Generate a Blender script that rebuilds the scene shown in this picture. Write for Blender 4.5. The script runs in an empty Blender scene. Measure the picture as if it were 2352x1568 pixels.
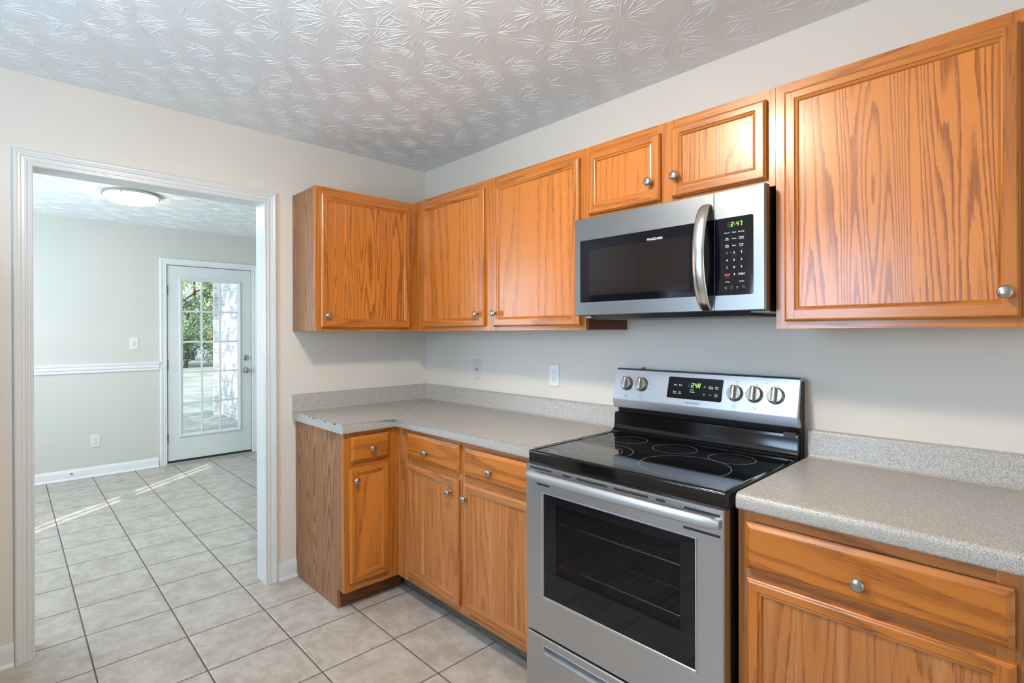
import bpy, bmesh, math, random
import numpy as np
from mathutils import Matrix, Vector
random.seed(7)
SC = bpy.context.scene
COL = SC.collection
PI = math.pi

# ------------------------------------------------------------------ camera, world, lights, exposure
F_PX, YAW, PIT, ROL = 1211.85, 0.7583, -0.0019, -0.0033
cam_d = bpy.data.cameras.new('camera')
cam_d.sensor_width = 36.0
cam_d.lens = F_PX / 2352 * 36.0
cam_d.shift_x = 12.0 / 2352
cam_d.shift_y = -19.23 / 2352
cam_d.clip_start = 0.02
cam_d.clip_end = 200
cam = bpy.data.objects.new('camera', cam_d)
COL.objects.link(cam)
fw = Vector((-math.cos(YAW), math.sin(YAW), 0)); rt = Vector((math.sin(YAW), math.cos(YAW), 0)); up = Vector((0, 0, 1))
fw2 = fw * math.cos(PIT) + up * math.sin(PIT); up2 = up * math.cos(PIT) - fw * math.sin(PIT)
r3 = rt * math.cos(ROL) + up2 * math.sin(ROL); u3 = up2 * math.cos(ROL) - rt * math.sin(ROL)
M = Matrix((r3, u3, -fw2)).transposed().to_4x4()
M.translation = Vector((2.9806, -2.0662, 1.3639))
cam.matrix_world = M
SC.camera = cam

SC.view_settings.view_transform = 'Standard'
SC.view_settings.look = 'None'
SC.view_settings.gamma = 1
SC.view_settings.exposure = -0.28
SC.view_settings.use_curve_mapping = False

w = bpy.data.worlds.new('sky'); SC.world = w; w.use_nodes = True
nt = w.node_tree; nt.nodes.clear()
bg = nt.nodes.new('ShaderNodeBackground'); wo = nt.nodes.new('ShaderNodeOutputWorld')
bg.inputs['Color'].default_value = (0.62, 0.80, 1.0, 1); bg.inputs['Strength'].default_value = 2.0
nt.links.new(bg.outputs[0], wo.inputs[0])


def light(name, typ, loc, energy, color, **kw):
    d = bpy.data.lights.new(name, typ); d.energy = energy; d.color = color
    rot = kw.pop('rot', (0, 0, 0))
    for k, v in kw.items(): setattr(d, k, v)
    o = bpy.data.objects.new(name, d); COL.objects.link(o); o.location = loc; o.rotation_euler = rot
    return o


# late afternoon sun, entering the dining room window
sd = Vector((-0.64, 0.77, -0.55)).normalized()
sun = light('sun', 'SUN', (0, -6, 6), 8.5, (1.0, 0.93, 0.82), angle=0.006)
sun.rotation_euler = sd.to_track_quat('-Z', 'Y').to_euler()
# daylight through the kitchen window, the dining window; plus an added fill lamp behind the camera
light('kitchen_window_daylight', 'AREA', (1.62, -3.25, 1.6), 56, (0.48, 0.71, 1.0), shape='RECTANGLE', size=0.95, size_y=0.98, rot=(PI / 2 + 0.4, 0, 0))
light('added_fill_light', 'AREA', (5.1, -1.9, 1.15), 4, (0.85, 0.92, 1.0), shape='RECTANGLE', size=2.0, size_y=2.0, rot=(PI / 2 + 0.3, 0, PI / 2))  # added fill lamp, no such source known at this end
light('dining_window_daylight', 'AREA', (-1.75, -3.2, 1.5), 82, (0.66, 0.83, 1.0), shape='RECTANGLE', size=2.2, size_y=1.3, rot=(PI / 2 + 0.15, 0, 0))


# ------------------------------------------------------------------ node materials
class N:
    def __init__(s, name):
        s.m = bpy.data.materials.new(name); s.m.use_nodes = True
        s.t = s.m.node_tree; s.t.nodes.clear()
        s.out = s.t.nodes.new('ShaderNodeOutputMaterial')

    def n(s, typ, **kw):
        x = s.t.nodes.new(typ)
        for k, v in kw.items():
            if k[0] == 'i' and k[1:].isdigit(): x.inputs[int(k[1:])].default_value = v
            else: setattr(x, k, v)
        return x

    def l(s, a, b): s.t.links.new(a, b)

    def inp(s, sock, v):
        if isinstance(v, bpy.types.NodeSocket): s.l(v, sock)
        elif v is not None: sock.default_value = v

    def math(s, op, a, b=None, c=None, clamp=False):
        x = s.n('ShaderNodeMath', operation=op); x.use_clamp = clamp
        s.inp(x.inputs[0], a)
        if b is not None: s.inp(x.inputs[1], b)
        if c is not None: s.inp(x.inputs[2], c)
        return x.outputs[0]

    def vmath(s, op, a, b=None):
        x = s.n('ShaderNodeVectorMath', operation=op)
        s.inp(x.inputs[0], a)
        if b is not None: s.inp(x.inputs[1], b)
        return x.outputs[0]

    def noise(s, vec, scale=1.0, detail=2.0, rough=0.5, dist=0.0):
        x = s.n('ShaderNodeTexNoise'); s.l(vec, x.inputs['Vector'])
        x.inputs['Scale'].default_value = scale; x.inputs['Detail'].default_value = detail
        x.inputs['Roughness'].default_value = rough; x.inputs['Distortion'].default_value = dist
        return x.outputs['Fac']

    def ramp(s, fac, a, b, lo=0.0, hi=1.0):
        x = s.n('ShaderNodeMapRange', interpolation_type='SMOOTHSTEP')
        s.inp(x.inputs[0], fac); x.inputs[1].default_value = a; x.inputs[2].default_value = b
        x.inputs[3].default_value = lo; x.inputs[4].default_value = hi
        return x.outputs[0]

    def mix(s, f, a, b):
        x = s.n('ShaderNodeMix', data_type='RGBA'); s.inp(x.inputs[0], f)
        for k, v in ((6, a), (7, b)):
            if isinstance(v, tuple): v = (*v[:3], 1)
            s.inp(x.inputs[k], v)
        return x.outputs[2]

    def bsdf(s, color, rough=0.5, metal=0.0, bump=None, bstr=0.2, bdist=0.001, coat=0.0, crough=0.15, spec=0.5, emis=None, estr=0.0, aniso=0.0, trans=0.0):
        b = s.n('ShaderNodeBsdfPrincipled')
        if isinstance(color, tuple): color = (*color[:3], 1)
        s.inp(b.inputs['Base Color'], color); s.inp(b.inputs['Roughness'], rough); s.inp(b.inputs['Metallic'], metal)
        b.inputs['Coat Weight'].default_value = coat; b.inputs['Coat Roughness'].default_value = crough
        b.inputs['Specular IOR Level'].default_value = spec; b.inputs['Anisotropic'].default_value = aniso
        b.inputs['Transmission Weight'].default_value = trans
        if emis: b.inputs['Emission Color'].default_value = (*emis, 1); b.inputs['Emission Strength'].default_value = estr
        if bump is not None:
            u = s.n('ShaderNodeBump'); u.inputs['Strength'].default_value = bstr; u.inputs['Distance'].default_value = bdist
            s.l(bump, u.inputs['Height']); s.l(u.outputs[0], b.inputs['Normal'])
        s.l(b.outputs[0], s.out.inputs[0]); s.b = b
        return s.m

    def pos(s):
        return s.n('ShaderNodeNewGeometry').outputs['Position']


def srgb(r, g, b):
    return tuple((c / 255 / 12.92 if c <= 10.3 else ((c / 255 + 0.055) / 1.055) ** 2.4) for c in (r, g, b))


def plain(name, col, rough=0.5, metal=0.0, **kw):
    n = N(name)
    v = n.noise(n.pos(), 4, 3)
    c = n.mix(n.ramp(v, 0.3, 0.7), tuple(x * 0.98 for x in col), tuple(min(1, x * 1.01) for x in col))
    return n.bsdf(c, rough, metal, **kw)


def paint(name, col, rough=0.6, tex=0.15):
    n = N(name); p = n.pos()
    v = n.noise(p, 3, 2); f = n.noise(p, 420, 2, 0.6)
    c = n.mix(v, tuple(x * 0.965 for x in col), tuple(min(1, x * 1.03) for x in col))
    return n.bsdf(c, rough, bump=f, bstr=tex, bdist=0.0006)


def oak(name, axis, light_c, dark_c, across=6.5, along=0.42, rings=15.0, contrast=0.5, rough=0.3, coat=0.35, pore=0.5, worn=None, streaks=0.35, rag_amt=0.5):
    """flat-sawn oak: cathedral figure from contour lines of a field stretched along the grain, ragged latewood bands, short dark pores"""
    n = N(name); p = n.pos(); k = 'xyz'.index(axis)
    oi = n.n('ShaderNodeObjectInfo')
    cx = n.n('ShaderNodeCombineXYZ')
    for q, f in enumerate((31.7, 17.3, 23.9)): n.l(n.math('MULTIPLY', oi.outputs['Random'], f), cx.inputs[q])
    p = n.vmath('ADD', p, cx.outputs[0])

    def sc(a, l):
        v = [a] * 3; v[k] = l
        return n.vmath('MULTIPLY', p, tuple(v))
    f = n.noise(sc(across, along), 1.0, 1.0, 0.4, 0.0)
    rag = n.noise(sc(110, 7), 1.0, 3, 0.65)
    f = n.math('ADD', n.math('MULTIPLY', f, rings), n.math('MULTIPLY', rag, rag_amt))
    saw = n.math('FRACT', f)
    ring = n.math('MULTIPLY', n.ramp(saw, 0.36, 0.88), n.ramp(saw, 0.91, 0.99, 1.0, 0.0))
    pores = n.ramp(n.noise(sc(420, 14), 1.0, 2, 0.6), 0.48, 0.66)
    streak = n.noise(sc(60, 0.6), 1.0, 3, 0.6)
    broad = n.noise(sc(across, along), 0.5, 2)
    fac = n.math('ADD', n.math('MULTIPLY', ring, contrast), n.math('MULTIPLY', pores, n.math('MULTIPLY_ADD', ring, pore, pore * 0.35)), clamp=True)
    fac = n.math('ADD', fac, n.math('MULTIPLY', n.math('SUBTRACT', streak, 0.5), streaks), clamp=True)
    c = n.mix(fac, light_c, dark_c)
    c = n.mix(n.ramp(broad, 0.35, 0.65, 0.0, 0.30), c, tuple(x * 0.70 for x in light_c))
    if worn:
        wf = n.ramp(n.noise(sc(across * 3, along * 2), 1.0, 3, 0.6), 0.5, 0.72, 0.0, 0.7)
        c = n.mix(wf, c, worn)
    return n.bsdf(c, rough, bump=n.math('MULTIPLY', fac, -1.0), bstr=0.22, bdist=0.0005, coat=coat, crough=0.2)


OL, OD = srgb(196, 117, 42), srgb(134, 70, 18)
OAKV = oak('oak_vertical_grain', 'z', OL, OD, contrast=0.42)
OAKS = oak('oak_straight_panel', 'z', srgb(206, 124, 50), OD, across=4.0, along=0.22, rings=16, contrast=0.26, streaks=0.3, pore=0.55)
OAKX = oak('oak_grain_along_wall', 'x', OL, OD, rings=12)
OAKY = oak('oak_grain_along_side', 'y', OL, OD, rings=12)
OAKP = oak('oak_panel_figure', 'z', srgb(210, 128, 52), srgb(144, 76, 22), across=8.5, along=0.6, rings=28, contrast=0.85, rag_amt=0.75)
WL, WD, WW = srgb(190, 120, 60), srgb(130, 74, 34), srgb(206, 150, 94)
WOAKV = oak('worn_oak_vertical_grain', 'z', WL, WD, worn=WW, rough=0.42, coat=0.1)
WOAKX = oak('worn_oak_grain_along_wall', 'x', WL, WD, worn=WW, rings=12, rough=0.42, coat=0.1)
WOAKP = oak('worn_oak_panel', 'z', WL, WD, across=9, along=0.5, rings=16, contrast=0.4, worn=WW, rough=0.42, coat=0.1, streaks=0.2)
VINYL = oak('printed_oak_side', 'z', srgb(164, 110, 66), srgb(96, 56, 28), across=9, along=0.5, rings=30, contrast=0.75, rough=0.4, coat=0.1, rag_amt=0.15, streaks=0.5)
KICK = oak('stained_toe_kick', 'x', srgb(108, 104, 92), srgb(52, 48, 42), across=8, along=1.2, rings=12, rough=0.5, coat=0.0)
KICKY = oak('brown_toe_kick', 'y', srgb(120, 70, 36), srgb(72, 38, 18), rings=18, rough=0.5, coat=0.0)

WALLK = paint('kitchen_wall_paint', srgb(222, 215, 204))
WALLD = paint('dining_wall_paint', srgb(214, 212, 204))
CEIL = paint('ceiling_plaster', srgb(240, 242, 240), 0.55, 0.1)
TRIM = plain('white_gloss_trim', srgb(216, 217, 214), 0.28)
TRIMD = plain('white_dining_trim', srgb(238, 239, 238), 0.3)
DOORP = plain('white_door_paint', srgb(226, 230, 228), 0.35)
PLATE = plain('white_plastic', srgb(232, 232, 230), 0.35)
IVORY = plain('painted_plate', srgb(210, 206, 198), 0.45)
SLOT = plain('dark_slot', (0.02, 0.02, 0.02), 0.6)
NICKEL = plain('brushed_nickel', (0.47, 0.455, 0.43), 0.26, 1.0)
BRONZE = plain('aged_hinge_metal', (0.22, 0.19, 0.15), 0.4, 0.9)
BLACK = plain('black_enamel', (0.005, 0.005, 0.006), 0.10, spec=0.5)
BLACKM = plain('dark_side_metal', (0.022, 0.018, 0.016), 0.35)
GLASSB = plain('black_glass', (0.005, 0.005, 0.009), 0.05, spec=0.4)
COOKG = plain('black_ceramic_glass', (0.004, 0.004, 0.005), 0.05, spec=0.42)
RING = plain('burner_print', (0.42, 0.42, 0.42), 0.35)
SILVERP = plain('silver_plastic', (0.50, 0.51, 0.53), 0.45, 0.7)
LETW = plain('white_print', (0.75, 0.75, 0.75), 0.5)
LETG = plain('grey_print', (0.22, 0.21, 0.2), 0.5)
LETK = plain('dark_print', (0.05, 0.05, 0.055), 0.5)
LETR = plain('glowing_red_print', (0.75, 0.03, 0.02), 0.5, emis=(1, 0.05, 0.03), estr=0.25)  # red print also given a faint glow of its own
LED = plain('green_digits', (0.3, 0.9, 0.1), 0.5, emis=(0.33, 1.0, 0.08), estr=1.1)
LEDOFF = plain('unlit_digits', (0.03, 0.032, 0.028), 0.4)
SEAL = plain('dark_seal', (0.03, 0.028, 0.026), 0.6)
CHROME = plain('bright_rack_wire', (0.8, 0.8, 0.8), 0.2, 1.0)
CAVITY = plain('oven_enamel', (0.02, 0.02, 0.028), 0.35)
CHIP = plain('bare_chipboard', (0.10, 0.075, 0.06), 0.8)
MULCH = plain('door_sill_metal', (0.5, 0.5, 0.48), 0.4, 0.5)


def steel(name, k, hue=(0.985, 0.98, 0.97)):
    n = N(name); p = n.pos()
    f = n.noise(n.vmath('MULTIPLY', p, (3, 3, 900)), 1.0, 2)
    c = n.mix(f, tuple(k * 0.95 * v for v in hue), tuple(k * 1.05 * v for v in hue))
    return n.bsdf(c, n.ramp(f, 0.3, 0.7, 0.34, 0.40), 1.0)


STEEL = steel('brushed_stainless', 0.27)
STEELR = steel('daylight_tinted_stainless', 0.54, (0.95, 0.98, 1.03))  # blue of the window daylight mixed into the neutral steel colour


def laminate():
    n = N('grey_speckled_laminate'); p = n.pos()
    a = n.noise(p, 400, 3, 0.7); b = n.noise(n.vmath('ADD', p, (5, 3, 1)), 640, 2, 0.6); d = n.noise(p, 170, 2)
    c = n.mix(n.ramp(a, 0.36, 0.62), srgb(140, 137, 132), srgb(204, 199, 191))
    c = n.mix(n.ramp(b, 0.55, 0.68, 0, 0.65), c, srgb(92, 91, 90))
    c = n.mix(n.ramp(d, 0.5, 0.75, 0, 0.35), c, srgb(206, 200, 190))
    return n.bsdf(c, 0.36, bump=a, bstr=0.06, bdist=0.0004)


LAM = laminate()


def tiles():
    n = N('floor_tiles'); p = n.pos()
    s = n.n('ShaderNodeSeparateXYZ'); n.l(p, s.inputs[0])
    tx = n.math('DIVIDE', n.math('ADD', s.outputs[0], 0.055 + 32.8), 0.328)
    ty = n.math('DIVIDE', n.math('ADD', s.outputs[1], 1.150 + 33.2), 0.332)
    fx = n.math('FRACT', tx); fy = n.math('FRACT', ty)
    dx = n.math('MULTIPLY', n.math('MINIMUM', fx, n.math('SUBTRACT', 1.0, fx)), 0.328)
    dy = n.math('MULTIPLY', n.math('MINIMUM', fy, n.math('SUBTRACT', 1.0, fy)), 0.332)
    d = n.math('MINIMUM', dx, dy)
    d = n.math('ADD', d, n.math('MULTIPLY', n.math('SUBTRACT', n.noise(p, 40, 2), 0.5), 0.0014))
    g = n.ramp(d, 0.0022, 0.0036)
    ids = n.n('ShaderNodeCombineXYZ'); n.l(n.math('FLOOR', tx), ids.inputs[0]); n.l(n.math('FLOOR', ty), ids.inputs[1])
    wn = n.n('ShaderNodeTexWhiteNoise', noise_dimensions='3D'); n.l(ids.outputs[0], wn.inputs['Vector'])
    q = n.vmath('ADD', p, n.vmath('MULTIPLY', wn.outputs['Color'], (9.0, 9.0, 9.0)))
    a = n.noise(q, 11.0, 7, 0.72, 0.2); b = n.noise(q, 42, 5, 0.7)
    c = n.mix(n.ramp(a, 0.36, 0.64), srgb(170, 159, 146), srgb(194, 189, 181))
    c = n.mix(n.ramp(b, 0.5, 0.72, 0, 0.5), c, srgb(166, 152, 137))
    c = n.mix(n.math('MULTIPLY', wn.outputs['Value'], 0.12), c, srgb(168, 158, 146))
    gc = n.mix(n.noise(p, 3, 2), srgb(70, 62, 56), srgb(112, 102, 94))
    c = n.mix(g, gc, c)
    h = n.math('ADD', n.ramp(d, 0.0, 0.010), n.math('MULTIPLY', b, 0.16))
    r = n.math('MULTIPLY_ADD', g, -0.50, 0.8)
    return n.bsdf(c, n.math('ADD', r, n.math('MULTIPLY', a, 0.08)), bump=h, bstr=0.55, bdist=0.003)


TILE = tiles()


def bricks():
    n = N('pale_brick'); p = n.pos()
    s = n.n('ShaderNodeSeparateXYZ'); n.l(p, s.inputs[0])
    h = n.math('ADD', s.outputs[0], s.outputs[1])
    v = n.n('ShaderNodeCombineXYZ'); n.l(h, v.inputs[0]); n.l(s.outputs[2], v.inputs[1])
    b = n.n('ShaderNodeTexBrick'); n.l(v.outputs[0], b.inputs['Vector'])
    b.inputs['Scale'].default_value = 1.0; b.inputs['Brick Width'].default_value = 0.20; b.inputs['Row Height'].default_value = 0.064
    b.inputs['Mortar Size'].default_value = 0.006; b.inputs['Color1'].default_value = (*srgb(226, 224, 222), 1)
    b.inputs['Color2'].default_value = (*srgb(178, 182, 188), 1); b.inputs['Mortar'].default_value = (*srgb(232, 232, 230), 1)
    nn = n.noise(p, 30, 3)
    c = n.mix(n.ramp(nn, 0.4, 0.7, 0, 0.5), b.outputs['Color'], srgb(228, 226, 224))
    return n.bsdf(c, 0.85, bump=b.outputs['Fac'], bstr=-0.4, bdist=0.004)


BRICK = bricks()


def lawn():
    n = N('dry_lawn'); p = n.pos()
    a = n.noise(p, 1.2, 5, 0.65); b = n.noise(p, 26, 3, 0.7)
    c = n.mix(n.ramp(a, 0.35, 0.65), srgb(158, 164, 156), srgb(196, 194, 184))
    c = n.mix(n.ramp(b, 0.45, 0.7, 0, 0.6), c, srgb(126, 142, 132))
    return n.bsdf(c, 0.9, bump=b, bstr=0.6, bdist=0.03)


LAWN = lawn()


def leafmat(name, c1, c2):
    n = N(name); p = n.pos()
    c = n.mix(n.ramp(n.noise(p, 5.0, 4, 0.7), 0.35, 0.65), c1, c2); c = n.mix(n.ramp(n.noise(p, 1.3, 3), 0.5, 0.68, 0, 0.8), c, srgb(232, 220, 160))
    m = n.bsdf(c, 0.6)
    return m


LEAFS = [leafmat('green_leaves', srgb(84, 122, 100), srgb(164, 190, 150)), leafmat('yellow_leaves', srgb(150, 150, 96), srgb(222, 214, 160)),
         leafmat('dark_leaves', srgb(56, 90, 88), srgb(124, 160, 140))]
BARK = plain('bark', srgb(92, 84, 80), 0.9)


def clear_glass(name, tint, fres=0.08, mixglossy=True):
    n = N(name)
    t = n.n('ShaderNodeBsdfTransparent'); t.inputs[0].default_value = (*tint, 1)
    g = n.n('ShaderNodeBsdfGlossy'); g.inputs['Roughness'].default_value = 0.02
    lw = n.n('ShaderNodeFresnel'); lw.inputs[0].default_value = 1.45
    mx = n.n('ShaderNodeMixShader'); ge = n.n('ShaderNodeNewGeometry'); n.l(n.math('MULTIPLY', lw.outputs[0], n.math('SUBTRACT', 1.0, ge.outputs['Backfacing'])), mx.inputs[0]); n.l(t.outputs[0], mx.inputs[1]); n.l(g.outputs[0], mx.inputs[2])
    n.l(mx.outputs[0], n.out.inputs[0])
    return n.m


PANE = clear_glass('window_pane', (0.96, 0.98, 0.98))
OVENG = clear_glass('tinted_oven_glass', (0.62, 0.62, 0.68))


def meshscreen():
    n = N('microwave_mesh_window'); p = n.pos()
    s = n.n('ShaderNodeSeparateXYZ'); n.l(p, s.inputs[0])
    st = n.math('SINE', n.math('MULTIPLY', s.outputs[0], 2 * PI / 0.0045))
    c = n.mix(n.ramp(st, -0.6, 0.6), (0.006, 0.004, 0.005), (0.016, 0.012, 0.012))
    return n.bsdf(c, 0.09, spec=0.6)


MESHW = meshscreen()


def dome(name, col, s):
    n = N(name)
    e = n.n('ShaderNodeEmission'); e.inputs[0].default_value = (*col, 1); e.inputs[1].default_value = s
    d = n.n('ShaderNodeBsdfPrincipled'); d.inputs['Base Color'].default_value = (0.9, 0.9, 0.88, 1); d.inputs['Roughness'].default_value = 0.2
    a = n.n('ShaderNodeAddShader'); n.l(e.outputs[0], a.inputs[0]); n.l(d.outputs[0], a.inputs[1]); n.l(a.outputs[0], n.out.inputs[0])
    return n.m


DOME = dome('lit_glass_dome', (1.0, 0.93, 0.78), 26.0)
DOMEK = dome('lit_kitchen_dome', (1.0, 0.86, 0.69), 310.0)

# ------------------------------------------------------------------ mesh helpers
ORG = {}


class MB:
    """collects shapes in a local frame (U, V, N) and links them as ONE mesh object"""

    def __init__(s, F=None):
        s.bm = bmesh.new(); s.F = F; s.closed = True

    def quad(s, pts, m=0):
        vs = [s.bm.verts.new(p) for p in pts]
        f = s.bm.faces.new(vs); f.material_index = m
        return f

    def box(s, a, b, m=0, bev=0.0, seg=2, edges=None):
        x0, y0, z0 = a; x1, y1, z1 = b
        v = [s.bm.verts.new(p) for p in ((x0, y0, z0), (x1, y0, z0), (x1, y1, z0), (x0, y1, z0), (x0, y0, z1), (x1, y0, z1), (x1, y1, z1), (x0, y1, z1))]
        fs = [s.bm.faces.new([v[i] for i in q]) for q in ((3, 2, 1, 0), (4, 5, 6, 7), (0, 1, 5, 4), (1, 2, 6, 5), (2, 3, 7, 6), (3, 0, 4, 7))]
        for f in fs: f.material_index = m
        if bev:
            es = {e for f in fs for e in f.edges}
            if edges: es = {e for e in es if edges((e.verts[0].co + e.verts[1].co) / 2, (e.verts[0].co - e.verts[1].co))}
            bmesh.ops.bevel(s.bm, geom=list(es), offset=bev, segments=seg, profile=0.5, affect='EDGES')
        return fs

    def loops(s, rects, mats=(0, 0, 0, 0), close0=True, close1=True, mc=0, rad=0):
        """rects: (u0,v0,u1,v1,n) nested outlines bridged in order; mats = (bottom,right,top,left)"""
        rows = []
        for (u0, v0, u1, v1, nn) in rects: rows.append([s.bm.verts.new(p) for p in ((u0, v0, nn), (u1, v0, nn), (u1, v1, nn), (u0, v1, nn))])
        for a, b in zip(rows, rows[1:]):
            for k in range(4):
                f = s.bm.faces.new((a[k], a[(k + 1) % 4], b[(k + 1) % 4], b[k])); f.material_index = mats[k]
        if close0: s.bm.faces.new(rows[0][::-1]).material_index = mc
        if close1: s.bm.faces.new(rows[-1]).material_index = mc

    def prism(s, poly, axis, a, b, m=0):
        """poly: points in the plane normal to axis ('x': (y,z), 'y': (x,z), 'z': (x,y))"""
        def P(p, t): return {'x': (t, p[0], p[1]), 'y': (p[0], t, p[1]), 'z': (p[0], p[1], t)}[axis]
        A = [s.bm.verts.new(P(p, a)) for p in poly]; B = [s.bm.verts.new(P(p, b)) for p in poly]
        k = len(poly)
        fs = [s.bm.faces.new((A[i], A[(i + 1) % k], B[(i + 1) % k], B[i])) for i in range(k)]
        fs += [s.bm.faces.new(A[::-1]), s.bm.faces.new(B)]
        for f in fs: f.material_index = m
        return fs

    def lathe(s, prof, c=(0, 0, 0), seg=24, m=0, axis=2):
        """prof: (r, h) pairs, turned round the local N axis through c"""
        rows = []
        for r, h in prof:
            if r < 1e-6: rows.append([s.bm.verts.new(s._ax(c, 0, 0, h, axis))])
            else: rows.append([s.bm.verts.new(s._ax(c, r * math.cos(2 * PI * i / seg), r * math.sin(2 * PI * i / seg), h, axis)) for i in range(seg)])
        for a, b in zip(rows, rows[1:]):
            for i in range(seg):
                j = (i + 1) % seg
                q = []
                for v in ((a[i % len(a)], a[j % len(a)], b[j % len(b)], b[i % len(b)])):
                    if v not in q: q.append(v)
                if len(q) >= 3: s.bm.faces.new(q).material_index = m

    def _ax(s, c, a, b, h, axis):
        return (c[0] + a, c[1] + b, c[2] + h) if axis == 2 else ((c[0] + h, c[1] + a, c[2] + b) if axis == 0 else (c[0] + b, c[1] + h, c[2] + a))

    def tube(s, pts, ra, rb=None, seg=10, m=0, upv=(0, 0, 1), caps=True):
        """tube with an elliptical section (ra sideways, rb along upv) through pts"""
        rb = rb or ra; pts = [Vector(p) for p in pts]; rows = []
        for i, p in enumerate(pts):
            t = (pts[min(i + 1, len(pts) - 1)] - pts[max(i - 1, 0)]).normalized()
            sd_ = t.cross(Vector(upv)).normalized(); u_ = sd_.cross(t).normalized()
            fa = ra[i] if isinstance(ra, (list, tuple)) else ra; fb = rb[i] if isinstance(rb, (list, tuple)) else rb
            rows.append([s.bm.verts.new(p + sd_ * fa * math.cos(2 * PI * k / seg) + u_ * fb * math.sin(2 * PI * k / seg)) for k in range(seg)])
        for a, b in zip(rows, rows[1:]):
            for k in range(seg): s.bm.faces.new((a[k], a[(k + 1) % seg], b[(k + 1) % seg], b[k])).material_index = m
        if caps: s.bm.faces.new(rows[0][::-1]).material_index = m; s.bm.faces.new(rows[-1]).material_index = m

    def text(s, body, u, v, h, n=0.0004, m=0, align='CENTER', shear=0.0, spacing=1.0, bold=0.0, width=None):
        cu = bpy.data.curves.new('t', 'FONT'); cu.body = body; cu.size = 1.0; cu.align_x = align; cu.resolution_u = 2; cu.shear = shear
        cu.space_character = spacing; cu.offset = bold; cu.align_y = 'CENTER'
        o = bpy.data.objects.new('t', cu); COL.objects.link(o)
        me = o.evaluated_get(bpy.context.evaluated_depsgraph_get()).to_mesh()
        tmp = bmesh.new(); tmp.from_mesh(me)
        k = h / 0.70; kx = k
        xs = [q.co.x for q in tmp.verts]
        if width and xs: kx = width / (max(xs) - min(xs))
        vm = {q: s.bm.verts.new((u + q.co.x * kx, v + q.co.y * k, n)) for q in tmp.verts}
        for f in tmp.faces:
            try: s.bm.faces.new([vm[q] for q in f.verts]).material_index = m
            except ValueError: pass
        tmp.free(); o.to_mesh_clear(); bpy.data.objects.remove(o); bpy.data.curves.remove(cu)

    def build(s, name, mats, parent=None, smooth=None, recalc=True):
        if s.F is not None: bmesh.ops.transform(s.bm, matrix=s.F, verts=s.bm.verts)
        if recalc: bmesh.ops.recalc_face_normals(s.bm, faces=s.bm.faces)
        off = ORG.get(parent.name, Vector((0, 0, 0))) if parent else None
        if parent is None:
            xs = [v.co for v in s.bm.verts]
            off = Vector(((min(v.x for v in xs) + max(v.x for v in xs)) / 2, (min(v.y for v in xs) + max(v.y for v in xs)) / 2, min(v.z for v in xs)))
        bmesh.ops.translate(s.bm, vec=-off, verts=s.bm.verts)
        me = bpy.data.meshes.new(name); s.bm.to_mesh(me); s.bm.free()
        for mt in (mats if isinstance(mats, (list, tuple)) else [mats]): me.materials.append(mt)
        if smooth:
            me.polygons.foreach_set('use_smooth', [True] * len(me.polygons)); me.set_sharp_from_angle(angle=math.radians(smooth))
        o = bpy.data.objects.new(name, me); COL.objects.link(o)
        if parent: o.parent = parent
        else: o.location = off
        ORG[o.name] = off
        return o


def FR(o, U, V):
    U = Vector(U); V = Vector(V); W = U.cross(V)
    m = Matrix((U, V, W)).transposed().to_4x4(); m.translation = Vector(o)
    return m


def FY(y): return FR((0, y, 0), (1, 0, 0), (0, 0, 1))      # faces the room from the stove wall: (x, z, out)
def FX(x): return FR((x, 0, 0), (0, 1, 0), (0, 0, 1))      # faces the room from the doorway wall: (y, z, out)


def tag(o, label=None, cat=None, group=None, kind=None):
    if label: o['label'] = label
    if cat: o['category'] = cat
    if group: o['group'] = group
    if kind: o['kind'] = kind
    return o


def thing(name, loc, label, cat, group=None):
    o = bpy.data.objects.new(name, None); COL.objects.link(o); o.location = loc; o.empty_display_size = 0.05
    ORG[o.name] = Vector(loc)
    return tag(o, label, cat, group)


def struct(o): return tag(o, kind='structure')


def sroot(name, loc):
    o = bpy.data.objects.new(name, None); COL.objects.link(o); o.location = loc; ORG[o.name] = Vector(loc)
    return struct(o)


def wall_boxes(name, boxes, mat):
    b = MB()
    for a, c in boxes: b.box(a, c)
    return struct(b.build(name, mat))


HC = 2.45
# ------------------------------------------------------------------ room shell
XR, YF, XD, YD = 5.2, -3.32, -3.4, 0.62        # kitchen end wall, window wall, dining far wall, dining right wall
b = MB(); b.box((XD - 0.15, YF - 0.15, -0.1), (XR + 0.15, YD + 0.15, 0.0)); FLOOR = struct(b.build('floor', TILE))
D0, D1, DT = -1.985, -1.055, 2.066              # doorway opening
wall_boxes('wall_left', [((-0.115, YF, 0), (0, D0 - .0125, HC)), ((-0.115, D1 + .0125, 0), (0, YD, HC)), ((-0.115, D0 - .0125, DT + .0125), (0, D1 + .0125, HC))], WALLK)
wall_boxes('wall_right', [((0.0005, 0, 0), (XR, 0.115, HC))], WALLK)
KW = (1.14, 2.10, 1.10, 2.10)
wall_boxes('wall_front', [((-0.1145, YF - 0.12, 0), (KW[0], YF, HC)), ((KW[1], YF - 0.12, 0), (XR, YF, HC)), ((KW[0], YF - 0.12, 0), (KW[1], YF, KW[2])), ((KW[0], YF - 0.12, KW[3]), (KW[1], YF, HC))], WALLK)
PD = (-2.95, -0.85, 2.1)                         # opening for the added, unseen patio door in the end wall
wall_boxes('wall_end', [((XR, YF - .12, 0), (XR + .12, PD[0], HC)), ((XR, PD[1], 0), (XR + .12, 0.115, HC)), ((XR, PD[0], PD[2]), (XR + .12, PD[1], HC))], WALLK)
DD = (-0.880, -0.024, 2.085)                     # garden door rough opening
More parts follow.
